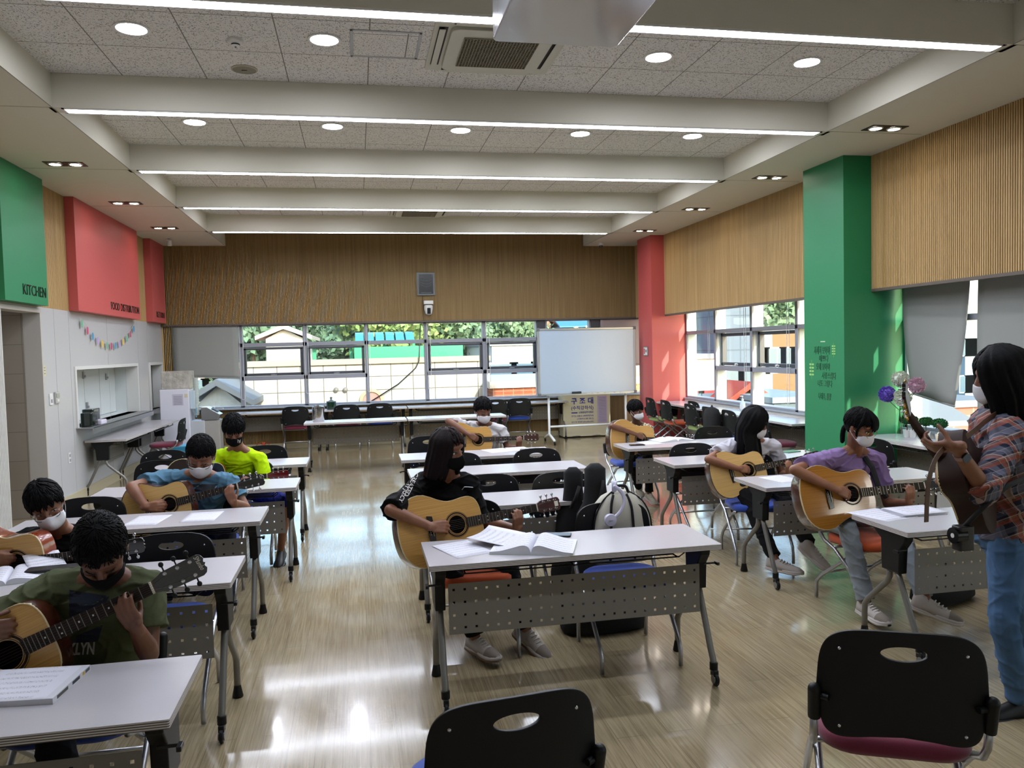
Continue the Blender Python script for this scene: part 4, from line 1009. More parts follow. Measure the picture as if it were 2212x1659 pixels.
# ---- boy in patterned shirt
T = gframe((1384, 950), (1476, 952), 8.04, 1.08, .16, near=False)
guitar('acoustic guitar with a reddish rim, held by the boy in the patterned shirt', T, 1.08, spruce, mahog, headbr, chrome, pick=False)
w0, h0 = strum(T, -.07, .05, (.9, -.3, -.1), k=.85); w1, h1 = fret(T, .35, k=.8)
patt = mat('scale_pattern_cotton', 'c9c1a8', .85); n = N(patt); br = n.n('TexWave', wave_type='RINGS'); vo = n.n('TexVoronoi', feature='F1'); n.l(n.map(n.obj(), (30, 30, 22)), vo.inputs[0]); vo.inputs['Scale'].default_value = 1; vo.inputs['Randomness'].default_value = .15
n.l(n.mix(n.math('GREATER_THAN', n.math('SINE', n.math('MULTIPLY', vo.outputs[0], 16)), .35), 'cbc3ab', '1d1a18'), n.p.inputs['Base Color'])
def hf(t, h, hs, q, m): haircap(t, h, hs, q, m, fringe=.020, side=.0, back=-.06, jag=.004, vol=1.3)
person('person, small boy in a cream and black patterned T-shirt at the back right', P3(1373, 886, 8.50), P3(1377, 920, 8.62), [P3(1348, 928, 8.58), P3(1402, 932, 8.64)], [onp(T, 1322, 920, 0.03), P3(1412, 962, 8.66)],
       [w0, w1], (at(1385, 990, 8.7).x, 8.72, .54), [(2.92, 8.25, .52), (3.10, 8.22, .52)], [tuple(atz(1390, 1080, 0)+V((0, .14, .10))), tuple(atz(1412, 1092, 0)+V((0, .12, .10)))], hs=.93, face=(.5, -.85, -.14), up=(0, -.1, 1), skin=skin_d, k=.82,
       shirt_m=patt, sleeve=.55, pants_m=MATS['black_trousers'], hands=[h0, h1], mask=(white_mask, 'peak'), hairf=hf, look=-.8, shoes=(shoe_be, sole_w), sleeve_w=1.2, vox=.007, foot=[V((-.1, -1, 0)), V((.1, -1, -.2))])
# ---- girl with long hair
T = gframe((1617, 1015), (1748, 987), 5.84, .96, .3, near=False)
guitar('pale acoustic guitar with a black pickguard, held by the girl with long black hair', T, .96, spruce_p, mahog, headb, chrome, pick=True)
w0, h0 = strum(T, -.10, .02, (1, -.25, -.08), k=.88); w1, h1 = fret(T, .33, k=.85)
def hf(t, h, hs, q, m):
    o = haircap(t, h, hs, q, m, fringe=.070, side=.02, back=-.11, jag=.002, vol=1.6)
    g = G(); rnd = random.Random(5)
    for a in range(-170, 180, 7):
        if -26 < a < 22: continue
        s = math.radians(a); x, y = math.sin(s), math.cos(s); ln = -.30-.05*rnd.random()
        b0 = h(.100*x, .09*y-.02, -.09); e0 = b0+V((0, -.03 if y > 0 else .01, -.14)); e1 = b0+V((-.03*0, -.05 if y > 0 else .02, -.27-.05*rnd.random()))
        locks(g, [h(.02*x, .02*y-.01, .124), h(.080*x, .090*y-.01, .07), h(.096*x, .100*y-.012, -.01), b0, e0, e1], .016, .007, 2, .004, rnd)
    blob(g, 'hair_strands', m, o, .007, 2)
person('person, girl with very long black hair in a white T-shirt, head turned down and away', P3(1630, 912, 5.98), P3(1622, 958, 6.12), [P3(1578, 972, 6.08), P3(1672, 972, 6.14)], [onp(T, 1530, 992, 0.02), P3(1690, 1026, 6.12)],
       [w0, w1], (at(1630, 1070, 6.25).x, 6.22, .56), [(3.0, 5.8, .53), (3.30, 5.78, .53)], [tuple(atz(1712, 1250, 0)+V((-.06, .12, .10))), tuple(at(1752, 1182, 5.3))], hs=1.02, face=(.75, -.62, -.42), up=(.25, -.25, 1), k=.92,
       shirt_m=cloth('white_cotton2', 'b0aeb6'), sleeve=.62, pants_m=MATS['black_trousers'], hands=[h0, h1], mask=(white_mask,), hairf=hf, shoes=(shoe_w, sole_w), sleeve_w=1.25, vox=.006, foot=[V((.6, -.8, 0)), V((.4, -.75, -.5))])
# ---- girl in purple
T = gframe((1839, 1067), (2010, 1047), 4.46, 1.02, .30, near=False)
guitar('glossy amber acoustic guitar with a dark rim, held by the girl in purple', T, 1.02, spruce_o, mahog, headb, chrome, pick=False)
w0, h0 = strum(T, -.12, .03, (.9, -.4, -.08), k=.9); w1, h1 = fret(T, .39, k=.9)
def hf(t, h, hs, q, m):
    o = haircap(t, h, hs, q, m, fringe=.030, side=-.01, back=-.08, jag=.002, vol=.8, sweep=.012, tuft=.6)
    g = G(); rnd = random.Random(9)
    for a in (-34, -25, -15, -5, 5, 14): s = math.radians(a); locks(g, [h(.02*math.sin(s), .03, .122), h(.07*math.sin(s), .082*math.cos(s), .085), h(.078*math.sin(s), .088*math.cos(s)+.012, .045), h(.08*math.sin(s)+.004, .09*math.cos(s)+.012, .012)], .008, .004, 2, .003, rnd)
    for s_ in (-1, 1): locks(g, [h(s_*.03, .02, .12), h(s_*.074, .04, .06), h(s_*.078, .03, 0), h(s_*.072, .035, -.05)], .007, .003, 2, .002, rnd)
    for _ in range(8): locks(g, [h(.0, -.07, -.01), h(.0, -.098, -.045), h(.0, -.10, -.09), h(.0, -.085, -.15)], .012, .005, 2, .004, rnd)
    blob(g, 'hair_strands', m, o, .005, 2)
pp = person('person, girl in a purple T-shirt with glasses, white mask and ponytail, legs crossed', P3(1857, 922, 4.66), P3(1846, 984, 4.78), [P3(1782, 1003, 4.74), P3(1893, 1003, 4.80)], [onp(T, 1716, 1015, 0.02), P3(1918, 1088, 4.74)],
       [w0, w1], (3.19, 4.92, .55), [(3.02, 4.48, .56), (3.34, 4.46, .60)], [tuple(atz(1905, 1352, 0)+V((-.03, .10, .10))), tuple(at(2002, 1300, 4.05))], hs=1.0, face=(.42, -.85, -.36), up=(.05, -.25, 1), k=.94,
       shirt_m=cloth('lilac_cotton', '7c6691'), sleeve=.72, pants_m=cloth('pale_jeans', '8d949b', var=('7b838c', 8, (1, 1, 1), .3, .8)), hands=[h0, h1], mask=(white_mask,), hairf=hf, look=-.5, glasses=mat('gold_glasses', 'a08a4a', .25, 1),
       shoes=(shoe_w, sole_w, suede), sleeve_w=1.2, vox=.005, foot=[V((.0, -1, 0)), V((.75, -.6, -.25))])
G().tube([P3(1868, 988, 4.72), P3(1884, 1010, 4.66), P3(1897, 1050, 4.60), P3(1915, 1075, 4.58)], .018, 6).build('guitar_strap', mat('black_webbing', '0a0a0b', .8))
tag(bpy.data.objects['guitar_strap'], 'black guitar strap over the left shoulder of the girl in purple', 'strap')
# ---- teacher
T = gframe2((2048, 1018), (1962, 893), 3.06, 1.0, (-1, .55, .15), near=True)
guitar('dark mahogany guitar held by the standing woman, seen from behind with gold tuners', T, 1.0, spruce, mat('deep_mahogany', '28130b', .6, spec=.3), headb, gold, pick=True)
R = T.to_3x3()
w0 = T @ V((-.10, .02, .06)); h0 = dict(d=R @ V((.9, -.3, -.1)), pn=R @ V((0, -.1, -1)), t=R @ V((.2, 1, 0)), k=.95)
w1 = T @ V((.30, -.055, -.115)); h1 = dict(d=R @ V((.25, -.05, 1)), pn=R @ V((0, 1, 0)), t=R @ V((1, 0, 0)), k=1.0, curl=(.6, 1.0, .9), thumb=R @ V((.35, .9, .15)))
plaid = mat('plaid_cotton', '232b48', .85, bump=(14, .35, (1, 1, 1), .02)); n = N(plaid); s3 = n.n('SeparateXYZ'); n.l(n.obj(), s3.inputs[0])
ux = n.math('ADD', n.math('MULTIPLY', s3.outputs[0], .85), n.math('ADD', n.math('MULTIPLY', s3.outputs[1], .35), n.math('MULTIPLY', s3.outputs[2], .25))); uz = n.math('ADD', s3.outputs[2], n.math('ADD', n.math('MULTIPLY', s3.outputs[1], .5), n.math('MULTIPLY', s3.outputs[0], -.25)))
def band(u_, per, w_, off=0): return n.math('LESS_THAN', n.math('FRACT', n.math('ADD', n.math('MULTIPLY', u_, 1/per), off)), w_)
c = n.mix(n.math('MULTIPLY', band(uz, .09, .30, .1), .5), '141830', '5e6072'); c = n.mix(n.math('MULTIPLY', band(ux, .09, .30, .4), .5), c, '6a6a7a')
c = n.mix(n.math('MULTIPLY', band(uz, .09, .20, .55), .7), c, '8a4430'); c = n.mix(n.math('MULTIPLY', band(ux, .09, .20, .85), .6), c, '8f4a34')
c = n.mix(n.math('MULTIPLY', band(uz, .09, .07, .30), .6), c, 'b59a86'); c = n.mix(n.math('MULTIPLY', band(ux, .09, .06, .62), .6), c, 'b59a86')
c = n.mix(n.math('MULTIPLY', band(uz, .045, .03, .7), .4), c, 'b9b4b0'); c = n.mix(n.math('MULTIPLY', band(ux, .045, .03, .75), .4), c, 'b9b4b0'); n.l(c, n.p.inputs['Base Color'])
jean = cloth('mid_denim', '3d5878', var=('4f6b8c', 6, (1, 1, 1), .35, .75), st=.2)
def hf(t, h, hs, q, m):
    o = haircap(t, h, hs, q, m, fringe=.055, side=.0, back=-.11, jag=.002, vol=1.8)
    g = G(); rnd = random.Random(11)
    for a in range(-175, 180, 7):
        if abs(a) < 34: continue
        s = math.radians(a); x, y = math.sin(s), math.cos(s); ln = -.165-.035*rnd.random()
        locks(g, [h(.02*x, .02*y-.01, .126), h(.084*x, .092*y-.01, .08), h(.102*x, .108*y-.012, .0), h(.104*x, .106*y-.02, -.09), h(.094*x, .10*y-.015, ln)], .017, .006, 2, .005, rnd)
    blob(g, 'hair_strands', m, o, .006, 2)
tp_ = person('person, standing woman in a plaid shirt and jeans with a black bob, playing guitar', P3(2160, 812, 3.14), P3(2170, 888, 3.18), [P3(2128, 930, 3.40), P3(2178, 958, 3.02)], [P3(2080, 1060, 3.46), P3(2128, 1062, 2.90)],
       [w0, w1], P3(2168, 1150, 3.22), [P3(2195, 1330, 3.36), P3(2168, 1345, 3.05)], [P3(2198, 1462, 3.42), P3(2205, 1520, 3.07)], hs=1.06, face=(-.82, .52, -.22), up=(-.1, 0, 1), k=.98,
       shirt_m=plaid, sleeve=1.28, pants_m=jean, hands=[h0, h1], mask=(white_mask,), hairf=hf, look='down', vox=.006, sleeve_w=1.3, fit=1.6, hem=.015, foot=[V((-1, .15, 0)), V((-1, .05, 0))],
       shoes=(shoe_bk, shoe_bk))

# details worn by people
t = thing('guitar_strap', 'brown leather guitar strap hanging beside the standing woman\'s dark guitar', 'strap', at(2010, 985, 2.80)); o0 = V(t.location); lea = mat('brown_leather', '4a2816', .5)
def band_(pts, w_, th, nm, m, par):
    g = G(); pts = [V(p) for p in pts]; rings = []
    for i, p in enumerate(pts):
        d_ = (pts[min(i+1, len(pts)-1)]-pts[max(i-1, 0)]).normalized(); s_ = d_.cross(V((.25, -1, 0))).normalized(); n_ = s_.cross(d_)
        rings.append([p+s_*w_/2+n_*th/2, p-s_*w_/2+n_*th/2, p-s_*w_/2-n_*th/2, p+s_*w_/2-n_*th/2])
    g.loft(rings); return g.build(nm, m, par, bevel=.001)
band_([V(p)-o0 for p in catmull([tuple(at(x, y, Y)) for x, y, Y in ((2042, 965, 2.84), (2022, 990, 2.80), (2008, 1030, 2.78), (2003, 1075, 2.78), (2001, 1128, 2.78))], 4)], .024, .004, 'loose_end', lea, t)
band_([V(p)-o0 for p in catmull([tuple(at(x, y, Y)) for x, y, Y in ((2056, 968, 2.96), (2078, 950, 2.98), (2105, 930, 3.0), (2135, 905, 3.06), (2165, 888, 3.10))], 4)], .026, .004, 'shoulder_band', lea, t)
wq = (T @ V((.30, -.055, -.115))); el_ = P3(2128, 1062, 2.90); dq = (el_-wq).normalized(); cw = wq+dq*.055
g = G(); s1_ = dq.cross(V((0, -1, 0))).normalized(); s2_ = s1_.cross(dq).normalized()
g.loft([[cw+dq*e+s1_*(r_*math.cos(a))+s2_*(r_*math.sin(a)) for a in [2*PI*i/24 for i in range(24)]] for e, r_ in ((-.011, .0265), (-.011, .0285), (.011, .0295), (.011, .0275), (-.011, .0265))], cap=False)
wt = thing('wrist_watch', 'square black smartwatch on a pink band at the standing woman\'s left wrist', 'watch', cw); g.v = [tuple(V(p)-cw) for p in g.v]; g.build('watch_band', mat('pink_silicone', 'a8837c', .5), wt, True)
fo = V((0, -1, -.25)).normalized(); fo = (fo-dq*fo.dot(dq)).normalized(); sx_ = dq.cross(fo).normalized()
G().prism(rrect(.036, .040, .010), 0, .010, frame(fo*.026, sx_, dq, fo)).build('watch_case', mat('watch_black', '070708', .08, coat=1), wt, bevel=.002)
t = thing('camera_bag', 'small dark camera case hanging at the hip of the standing woman', 'camera bag', at(2080, 1160, 2.92)); cb0 = V(t.location); dl_ = mat('dark_leather', '17100e', .5)
G().prism(rrect(.075, .055, .012), -.055, .05).build('case', dl_, t, 'a', bevel=.004); G().cyl((-.05, -.0, .01), (-.0, -.0, .01), .034, n=20).build('lens', mat('lens_black', '0a0a0b', .2), t, 'a'); G().cyl((-.052, 0, .01), (-.05, 0, .01), .010, n=16).build('lens_ring', plastic_w, t, 'a')
G().tube([at(x, y, Y)-cb0 for x, y, Y in ((2083, 1138, 2.92), (2105, 1115, 2.88), (2140, 1080, 2.86), (2175, 1050, 2.88), (2230, 1025, 2.98))], .011, 8).build('strap', bkfab_ if 'bkfab_' in globals() else mat('black_webbing', '0a0a0b', .8), t, True)
whitep = mat('print_white', 'b5b2ae', .8); navyp = mat('print_navy', '1c2233', .9)
s_ = part(po, 'shirt'); decal_quad(s_, [(150, 1274), (236, 1288), (222, 1320), (150, 1348)], navyp, 'navy_print')
decal_quad(s_, [(166, 1372), (222, 1350), (212, 1384), (158, 1390)], navyp, 'navy_print'); decal_text(s_, 'KLYN', 148, 1414, 36, -.05, whitep, 'white_lettering', shear=.25, sx=.62, bold=.03)
s_ = part(ph, 'shirt'); decal_text(s_, 'CREATED', 897, 1020, 13, 2.02, whitep, 'sleeve_lettering', sx=1.0, bold=.02); decal_text(s_, 'BY JUICY', 880, 1042, 12, 2.02, whitep, 'sleeve_lettering', sx=.95, bold=.02)
s_ = part(pb, 'shirt'); decal_quad(s_, [(404, 1046), (470, 1046), (470, 1062), (404, 1062)], print_m, 'dark_print')
s_ = part(pn_, 'face_mask'); decal_text(s_, 'N', 512, 956, 10, .0, whitep, 'white_logo'); decal_text(s_, 'Y', 513, 957, 11, .0, whitep, 'white_logo', off=.0035)
tag(G().tube([tuple(P3(x, y, 4.52)) for x, y in ((998, 1058), (1003, 1052), (1012, 1052), (1022, 1053))], .0022, 5).build('zip', steel), kind=None)
zp = bpy.data.objects['zip']; zp.parent = ph; zp.matrix_parent_inverse = Matrix.Translation(-V(ph.location))

# ================================================================ CEILING FITTINGS
dl = None
names = [(-1.43, 5.83, 'leftmost of the near row, left of the smoke detector'), (-.16, 5.86, 'between the smoke detector and the access hatch'), (2.36, 5.88, 'right of the projector'), (3.60, 5.84, 'rightmost of the near row'),
         (-1.45, 8.05, 'leftmost in the bay just beyond the second beam'), (-.17, 8.06, 'second from left in the bay beyond the second beam'), (1.10, 8.07, 'in the middle of the bay beyond the second beam'), (2.36, 8.07, 'fourth from left in the bay beyond the second beam'), (3.60, 8.04, 'rightmost in the bay beyond the second beam')]
for x, y, lb in names:
    lb = 'round white recessed ceiling downlight, ' + lb
    if dl is None:
        dl = thing('ceiling_downlight', lb, 'light', (x, y, ZC), group='round downlights')
        G().lathe([(.118, -.001), (.118, -.008), (.098, -.008), (.092, 0.002), (.092, -.001)], 28, cap=False).build('rim', plastic_w, dl, 'a')
        G().lathe([(.0, -.0025), (.093, -.0025)], 28, cap=False).build('lens', down_m, dl)
    else: dup(dl, (x, y, ZC), 0, lb)
for x, y, lb in [(x_, y_, '%s of the bay %s' % (a_, b_)) for y_, b_ in ((10.15, 'hidden behind the third beam'), (12.30, 'hidden behind the fourth beam')) for x_, a_ in ((-1.45, 'leftmost'), (-.17, 'second'), (1.10, 'middle'), (2.36, 'fourth'), (3.60, 'rightmost'))]:  # rows behind the beams: unseen, added to brighten the far wall
    dup(dl, (x, y, ZC), 0, 'added round ceiling downlight, ' + lb)
sp_ = None
L_ = [(-2.82, 8.73), (-2.82, 10.85), (-2.82, 12.9)]; R_ = [(4.885, 6.64), (4.89, 8.75), (4.90, 10.87), (4.91, 12.97)]
wl = ['above the green sign box at left', 'above the red food sign box', 'nearest the far left corner', 'nearest one on the right soffit', 'beside the top of the green column', 'above the middle of the right window panel', 'beside the top of the red column']
for (x, y), lb in zip(L_+R_, wl):
    lb = 'pair of square recessed spotlights in the soffit, ' + lb
    if sp_ is None:
        sp_ = thing('twin_spotlight', lb, 'light', (x, y, ZS), group='twin soffit spotlights')
        g = G()
        for s in (-1, 1):
            cx_ = s*.095; g.box(cx_-.09, cx_+.09, -.09, -.072, -.006, 0).box(cx_-.09, cx_+.09, .072, .09, -.006, 0).box(cx_-.09, cx_-.072, -.09, .09, -.006, 0).box(cx_+.072, cx_+.09, -.09, .09, -.006, 0)
        g.box(-.17, .17, -.08, .08, -.002, -.0005); g.build('frame', blackm, sp_)
        for s in (-1, 1):
            G().lathe([(.066, -.003), (.066, -.010), (.052, -.012), (.05, -.004)], 20, (s*.095, 0, 0), cap=False).build('ring', plastic_w, sp_, 'a')
            G().lathe([(0, -.006), (.051, -.006)], 20, (s*.095, 0, 0), cap=False).build('lens', spot_m, sp_)
    else: dup(sp_, (x, y, ZS), 0, lb)
t = thing('smoke_detector', 'small white smoke detector on the ceiling between two downlights', 'smoke detector', (-.775, 5.94, ZC))
G().lathe([(.055, 0), (.055, -.016), (.045, -.028), (.03, -.032), (.03, -.045), (.02, -.052), (0, -.052)], 24).build('housing', plastic_w, t, 'a'); G().lathe([(.0305, -.034), (.0305, -.043)], 24, cap=False).build('vent', blackm, t); G().ell((0, -.0, -.053), (.008, .008, .004), 10, 6).build('sensor', blackm, t)
t = thing('ceiling_speaker', 'flat round beige speaker grille in the ceiling below the smoke detector', 'speaker', (-.795, 6.54, ZC))
G().lathe([(.10, 0), (.10, -.006), (.088, -.009), (.086, -.005)], 32, cap=False).build('rim', mat('beige_metal', 'a8a390', .5), t, 'a'); G().lathe([(.0, -.009), (.087, -.006)], 32, cap=False).build('grille', mat('speaker_grille', '8f8a7a', .6, bump=(900, .5)), t); G().box(-.02, .02, -.006, .006, -.011, -.009).build('badge', blackm, t)
t = thing('access_hatch', 'square access panel with a metal frame in the tiled ceiling', 'access panel', (.27, 5.90, ZC))
G().box(-.25, .25, -.25, -.228, -.006, 0).box(-.25, .25, .228, .25, -.006, 0).box(-.25, -.228, -.25, .25, -.006, 0).box(.228, .25, -.25, .25, -.006, 0).build('frame', steel, t, bevel=.002)
G().box(-.228, .228, -.228, .228, -.003, -.001).build('panel', ceil_m, t)
def aircon(x, y, lb):
    t = thing('cassette_air_conditioner', lb, 'air conditioner', (x, y, ZC)); pl = mat('aircon_plastic', 'c4c3b6', .45)
    g = G(); g.prism(rrect(.98, .98, .03), -.012, 0).prism(rrect(.74, .80, .07), -.042, -.012); b = g.build('panel', pl, t, 'a', bevel=.004)
    for s in (-1, 1):
        G().box(s*.425-.032, s*.425+.032, -.36, .36, -.0135, -.012).build('outlet', mat('dark_slot', '121212', .6), b)
        G().box(s*.432-.022, s*.432+.022, -.35, .35, -.03, -.024).build('louver', pl, b, bevel=.004)
        G().box(-.36, .36, s*.443-.03, s*.443+.03, -.0135, -.012).build('outlet', MATS['dark_slot'], b)
        G().box(-.35, .35, s*.45-.022, s*.45+.022, -.03, -.024).build('louver', pl, b, bevel=.004)
    G().box(-.27, .27, -.27, .27, -.0435, -.041).build('filter', MATS['dark_slot'], t)
    g = G()
    for i in range(25): u_ = -.27+.54*i/24; g.box(u_-.0018, u_+.0018, -.27, .27, -.052, -.043)
    for i in range(19): v = -.27+.54*i/18; g.box(-.27, .27, v-.0018, v+.0018, -.0525, -.043)
    g.build('grille', mat('grille_beige', '8e8874', .5), t)
aircon(1.08, 5.86, 'white square ceiling air conditioner with a dark grille, partly behind the projector'); aircon(1.04, 12.75, 'far air conditioner barely showing under the fifth ceiling beam')
for (x, y, lb) in ((-1.46, 10.8, 'leftmost'), (1.13, 10.85, 'middle'), (3.61, 10.85, 'rightmost')):
    t = thing('sprinkler_head', 'tiny dark ceiling sprinkler in the bay below the third beam, ' + lb + ' of three', 'sprinkler', (x, y, ZC), group='sprinkler heads'); G().lathe([(.03, 0), (.03, -.004), (.012, -.006), (.01, -.03), (.018, -.032), (0, -.034)], 12).build('rosette', plastic_w, t, 'a'); G().ell((0, 0, -.03), .008, 8, 6).build('bulb', blackm, t)
t = thing('projector', 'glossy white projector hanging from the ceiling, seen from below at the top edge', 'projector', (.845, 2.95, 3.0))
G().prism(rrect(.53, .56, .03), 0, .16).build('housing', mat('projector_white', 'b9bac0', .12, coat=.5), t, 'a', bevel=.006)
G().cyl((0, .0, .16), (0, 0, ZC-3.0), .025).build('mount_pole', plastic_w, t, 'a'); G().box(-.09, .09, -.09, .09, ZC-3.02, ZC-3.0).build('ceiling_plate', plastic_w, t)
G().cyl((.12, .28, .08), (.12, .31, .08), .045, n=20).build('lens', blackm, t, 'a')

# ================================================================ LEFT WALL
blackletter = mat('letter_black', '0a0a0a', .35)
def sign(y0, y1, m, words, yt, lb, z0=2.335, size=.14, sx=1.0):
    t = thing('sign_box', lb, 'sign', (XL, (y0+y1)/2, z0)); h_ = ZS-z0
    G().box(0, .11, -(y1-y0)/2, (y1-y0)/2, 0, h_-.002).build('panel', m, t, bevel=.002)
    T = frame((.112, yt-(y0+y1)/2, .085), (0, 1, 0), (0, 0, 1), (1, 0, 0))
    wd = len(words)
    text(words, size, blackletter, T, 'lettering', t, .003, width=sx)
sign(8.42, 9.50, green_m, 'KITCHEN', 8.84, 'green sign box reading KITCHEN above the doorway at left', size=.155, sx=.60)
sign(10.46, 13.25, red_m, 'FOOD DISTRIBUTION', 11.76, 'wide red sign box reading FOOD DISTRIBUTION above the serving hatch', size=.15, sx=1.41)
sign(14.05, 14.93, red_m, 'RETURN', 14.27, 'narrow red sign box reading RETURN in the far left corner', size=.14, sx=.55)
t = thing('paper_garland', 'string of pastel paper tags drooping below the red food sign', 'garland', (XL+.03, 11.98, 1.97))
pts = [(0, 1.30*u, .34*u*u-.0) for u in [(-1+i/12*1)*1 for i in range(25)]]
G().tube(pts, .0015, 5).build('string', nutw, t, True)
cols = ['6fae8c', 'c2476e', '3f8fb8', 'a993c8', 'd2b14a']
for i in range(13):
    u = -.9+1.8*i/12; g = G().prism(rrect(.065, .10, .03, 4), -.001, .001, frame((0, 1.30*u, .34*u*u-.055), (0, 1, 0), (0, 0, 1), (1, 0, 0)))
    g.build('paper_tag', mat('tag_%d' % (i % 5), cols[[0, 1, 2, 3, 4, 1, 0, 3, 4, 2, 2, 4, 3][i]], .8), t)
def wallbox(nm, lb, cat, y, z, w_, h_, d, m, parts=()):
    t = thing(nm, lb, cat, (XL, y, z)); G().box(0, d, -w_/2, w_/2, -h_/2, h_/2).build('plate', m, t, bevel=.003)
    for (a, b, c, e, mm, pn) in parts: G().box(d, d+.004, a, b, c, e).build(pn, mm, t, bevel=.001)
    return t
wallbox('light_switch', 'narrow white light switch on the white wall right of the doorway', 'switch', 9.735, 1.30, .09, .13, .012, plastic_w, [(-.02, .02, -.04, .0, alu, 'rocker'), (-.02, .02, .01, .045, plastic_w, 'rocker')])
wallbox('thermostat', 'silver wall controller next to the narrow light switch', 'thermostat', 9.905, 1.31, .13, .13, .02, mat('silver_plastic', 'b5b5b2', .3, .4), [(-.045, .045, .0, .05, mat('lcd', '8c9488', .2), 'screen'), (-.03, .03, -.045, -.02, plastic_w, 'button')])
t = thing('wall_notice', 'small cream notice stuck on the wall above the light switch', 'notice', (XL, 9.59, 1.625)); G().box(0, .002, -.05, .05, -.06, .06).build('sheet', mat('cream_paper', 'cfc69c', .8), t)
for z in (.03, .0, -.035): G().box(.002, .0025, -.035, .035, z, z+.008).build('print_line', mat('ink_grey', '6b6a66', .8), t)
wallbox('wall_outlet', 'white double power outlet low on the white wall left of the wall table', 'outlet', 10.22, .57, .075, .125, .01, plastic_w, [(-.018, .018, -.045, -.012, alu, 'socket'), (-.018, .018, .012, .045, alu, 'socket')])
# tissue dispensers on the hatch shelf
for (y, x, s, lb) in ((10.78, .07, 1.0, 'dark green plastic tissue dispenser on the steel shelf, the nearer one'), (11.15, -.02, 1.15, 'dark green plastic tissue dispenser on the steel shelf, the taller one behind')):
    t = thing('tissue_dispenser', lb, 'dispenser', (XL+x, y, .9)); G().prism(rrect(.14, .26*s, .03), 0, .17*s).build('case', mat('dark_green_plastic', '0c1a16', .15, coat=.6), t, 'a', bevel=.01)
    G().box(.071, .073, -.05, .05, .03, .06).build('slot', blackm, t)
t = tag(G().prism(rrect(.10, .22, .02), .9, .96, Matrix.Translation((XL+.13, 11.0, 0))).build('tissue_pack', mat('tissue_white', 'c8c4d4', .8), bevel=.01), 'white pack of tissues at the foot of the green dispensers', 'tissues')

# water purifier corner
t = thing('water_purifier', 'tall white water purifier cabinet with a paper notice, in the far left corner', 'water purifier', (-3.05, 14.02, 0))
wp = mat('purifier_white', 'd2d2dc', .3)
G().box(-.20, .26, -.06, .38, 0, 1.20).build('cabinet', wp, t, bevel=.012); G().box(.26, .34, -.02, .3, .86, 1.17).build('dispenser_head', mat('clear_plastic', 'b8c8d2', .1), t, bevel=.01)
G().box(.26, .48, -.02, .36, 0, .66).build('side_cabinet', mat('purifier_white2', 'b9bcc0', .3), t, bevel=.008)
G().box(.0, .17, -.063, -.06, .93, 1.12).build('notice', mat('notice_paper', 'b9b6c6', .8), t); G().box(.19, .24, -.063, -.06, 1.06, 1.12).build('sticker', mat('cream_paper2', 'c9c2a0', .8), t)
for z in (.74, .80, .86): G().cyl((.36, -.01, z), (.36, -.045, z-.01), .012, n=10).build('tap', chrome, t, 'a')
for k in range(6): G().box(.02, .15, -.0645, -.063, .95+.025*k, .956+.025*k).build('print_line', MATS['ink_grey'], t)
t = thing('wrapped_box', 'large box wrapped in crinkled clear plastic on top of the water purifier', 'box', (-3.0, 14.12, 1.20))
G().box(-.23, .22, -.10, .30, 0, .30).build('carton', mat('crinkled_wrap', '9c988e', .35, bump=(14, .9, (1, 1, 1), .02), var=('b8b4aa', 9, (1, 1, 1), .35, .7)), t, bevel=.01)
t = thing('cup_dispenser', 'clear tube of stacked paper cups hanging at the side of the purifier', 'cup dispenser', (-2.70, 14.10, .75))
g = G()
for k in range(14): g.lathe([(.036, k*.045), (.045, k*.045+.04), (.048, k*.045+.045)], 16)
g.build('cup_stack', mat('cup_white', 'd0d4d2', .5), t, 'a'); G().lathe([(.06, 0), (.062, .68)], 16, cap=False).build('tube', glass, t, 'a')
t = thing('handwash_unit', 'slanted brushed steel cup sterilizer with two dark slots beside the purifier', 'dispenser', (-2.50, 14.16, .66))
g = G(); g.loft([[(x, -.14, z) for x, z in ((-.12, 0), (.14, .0), (.19, .09), (-.02, .22), (-.12, .22))], [(x, .12, z) for x, z in ((-.12, 0), (.14, .0), (.19, .09), (-.02, .22), (-.12, .22))]]).build('body', steel, t, bevel=.008)
for k in (-.06, .03): G().box(-.01, .01, k, k+.03, -.06, .06, frame((.085, 0, .158), (.85, 0, -.53), (0, 1, 0), (.53, 0, .85)) @ Matrix.Rotation(PI/2, 4, 'Y')).build('slot', blackm, t)
tag(G().box(-2.55-.13, -2.55+.22, 14.03, 14.35, 0, .655).build('steel_stand', mat('stand_grey', 'a09d96', .4), bevel=.008), 'grey cabinet under the slanted steel sterilizer', 'cabinet')
t = thing('blue_bin', 'light blue plastic storage bin on the floor under the left wall chair', 'bin', (-2.72, 13.35, 0))
g = G(); g.loft([[(x*s, y*s, z) for x, y in rrect(.46, .34, .04)] for s, z in ((.86, 0), (1.0, .30), (1.04, .30), (1.04, .315), (.98, .315), (.84, .01))]).build('tub', mat('bin_blue', '3d9cc4', .4), t, 'a')
G().prism(rrect(.48, .36, .04), .315, .335).build('lid', mat('bin_blue_lid', '5cb4d8', .4), t, bevel=.005)
t = thing('router', 'flat white network device with cables on the far window sill at left', 'router', (-2.72, 14.95, .785)); G().box(-.16, .16, -.06, .08, 0, .045).build('case', plastic_w, t, bevel=.006); G().box(-.16, .16, -.061, -.06, .035, .045).build('stripe', mat('maroon_plastic', '5a1a2c', .4), t)
G().tube(catmull([(.16, 0, .02), (.26, -.03, .03), (.33, -.07, .01), (.28, -.10, .005), (.2, -.09, .005)], 5), .004, 6).build('cable', plastic_w, t, True)

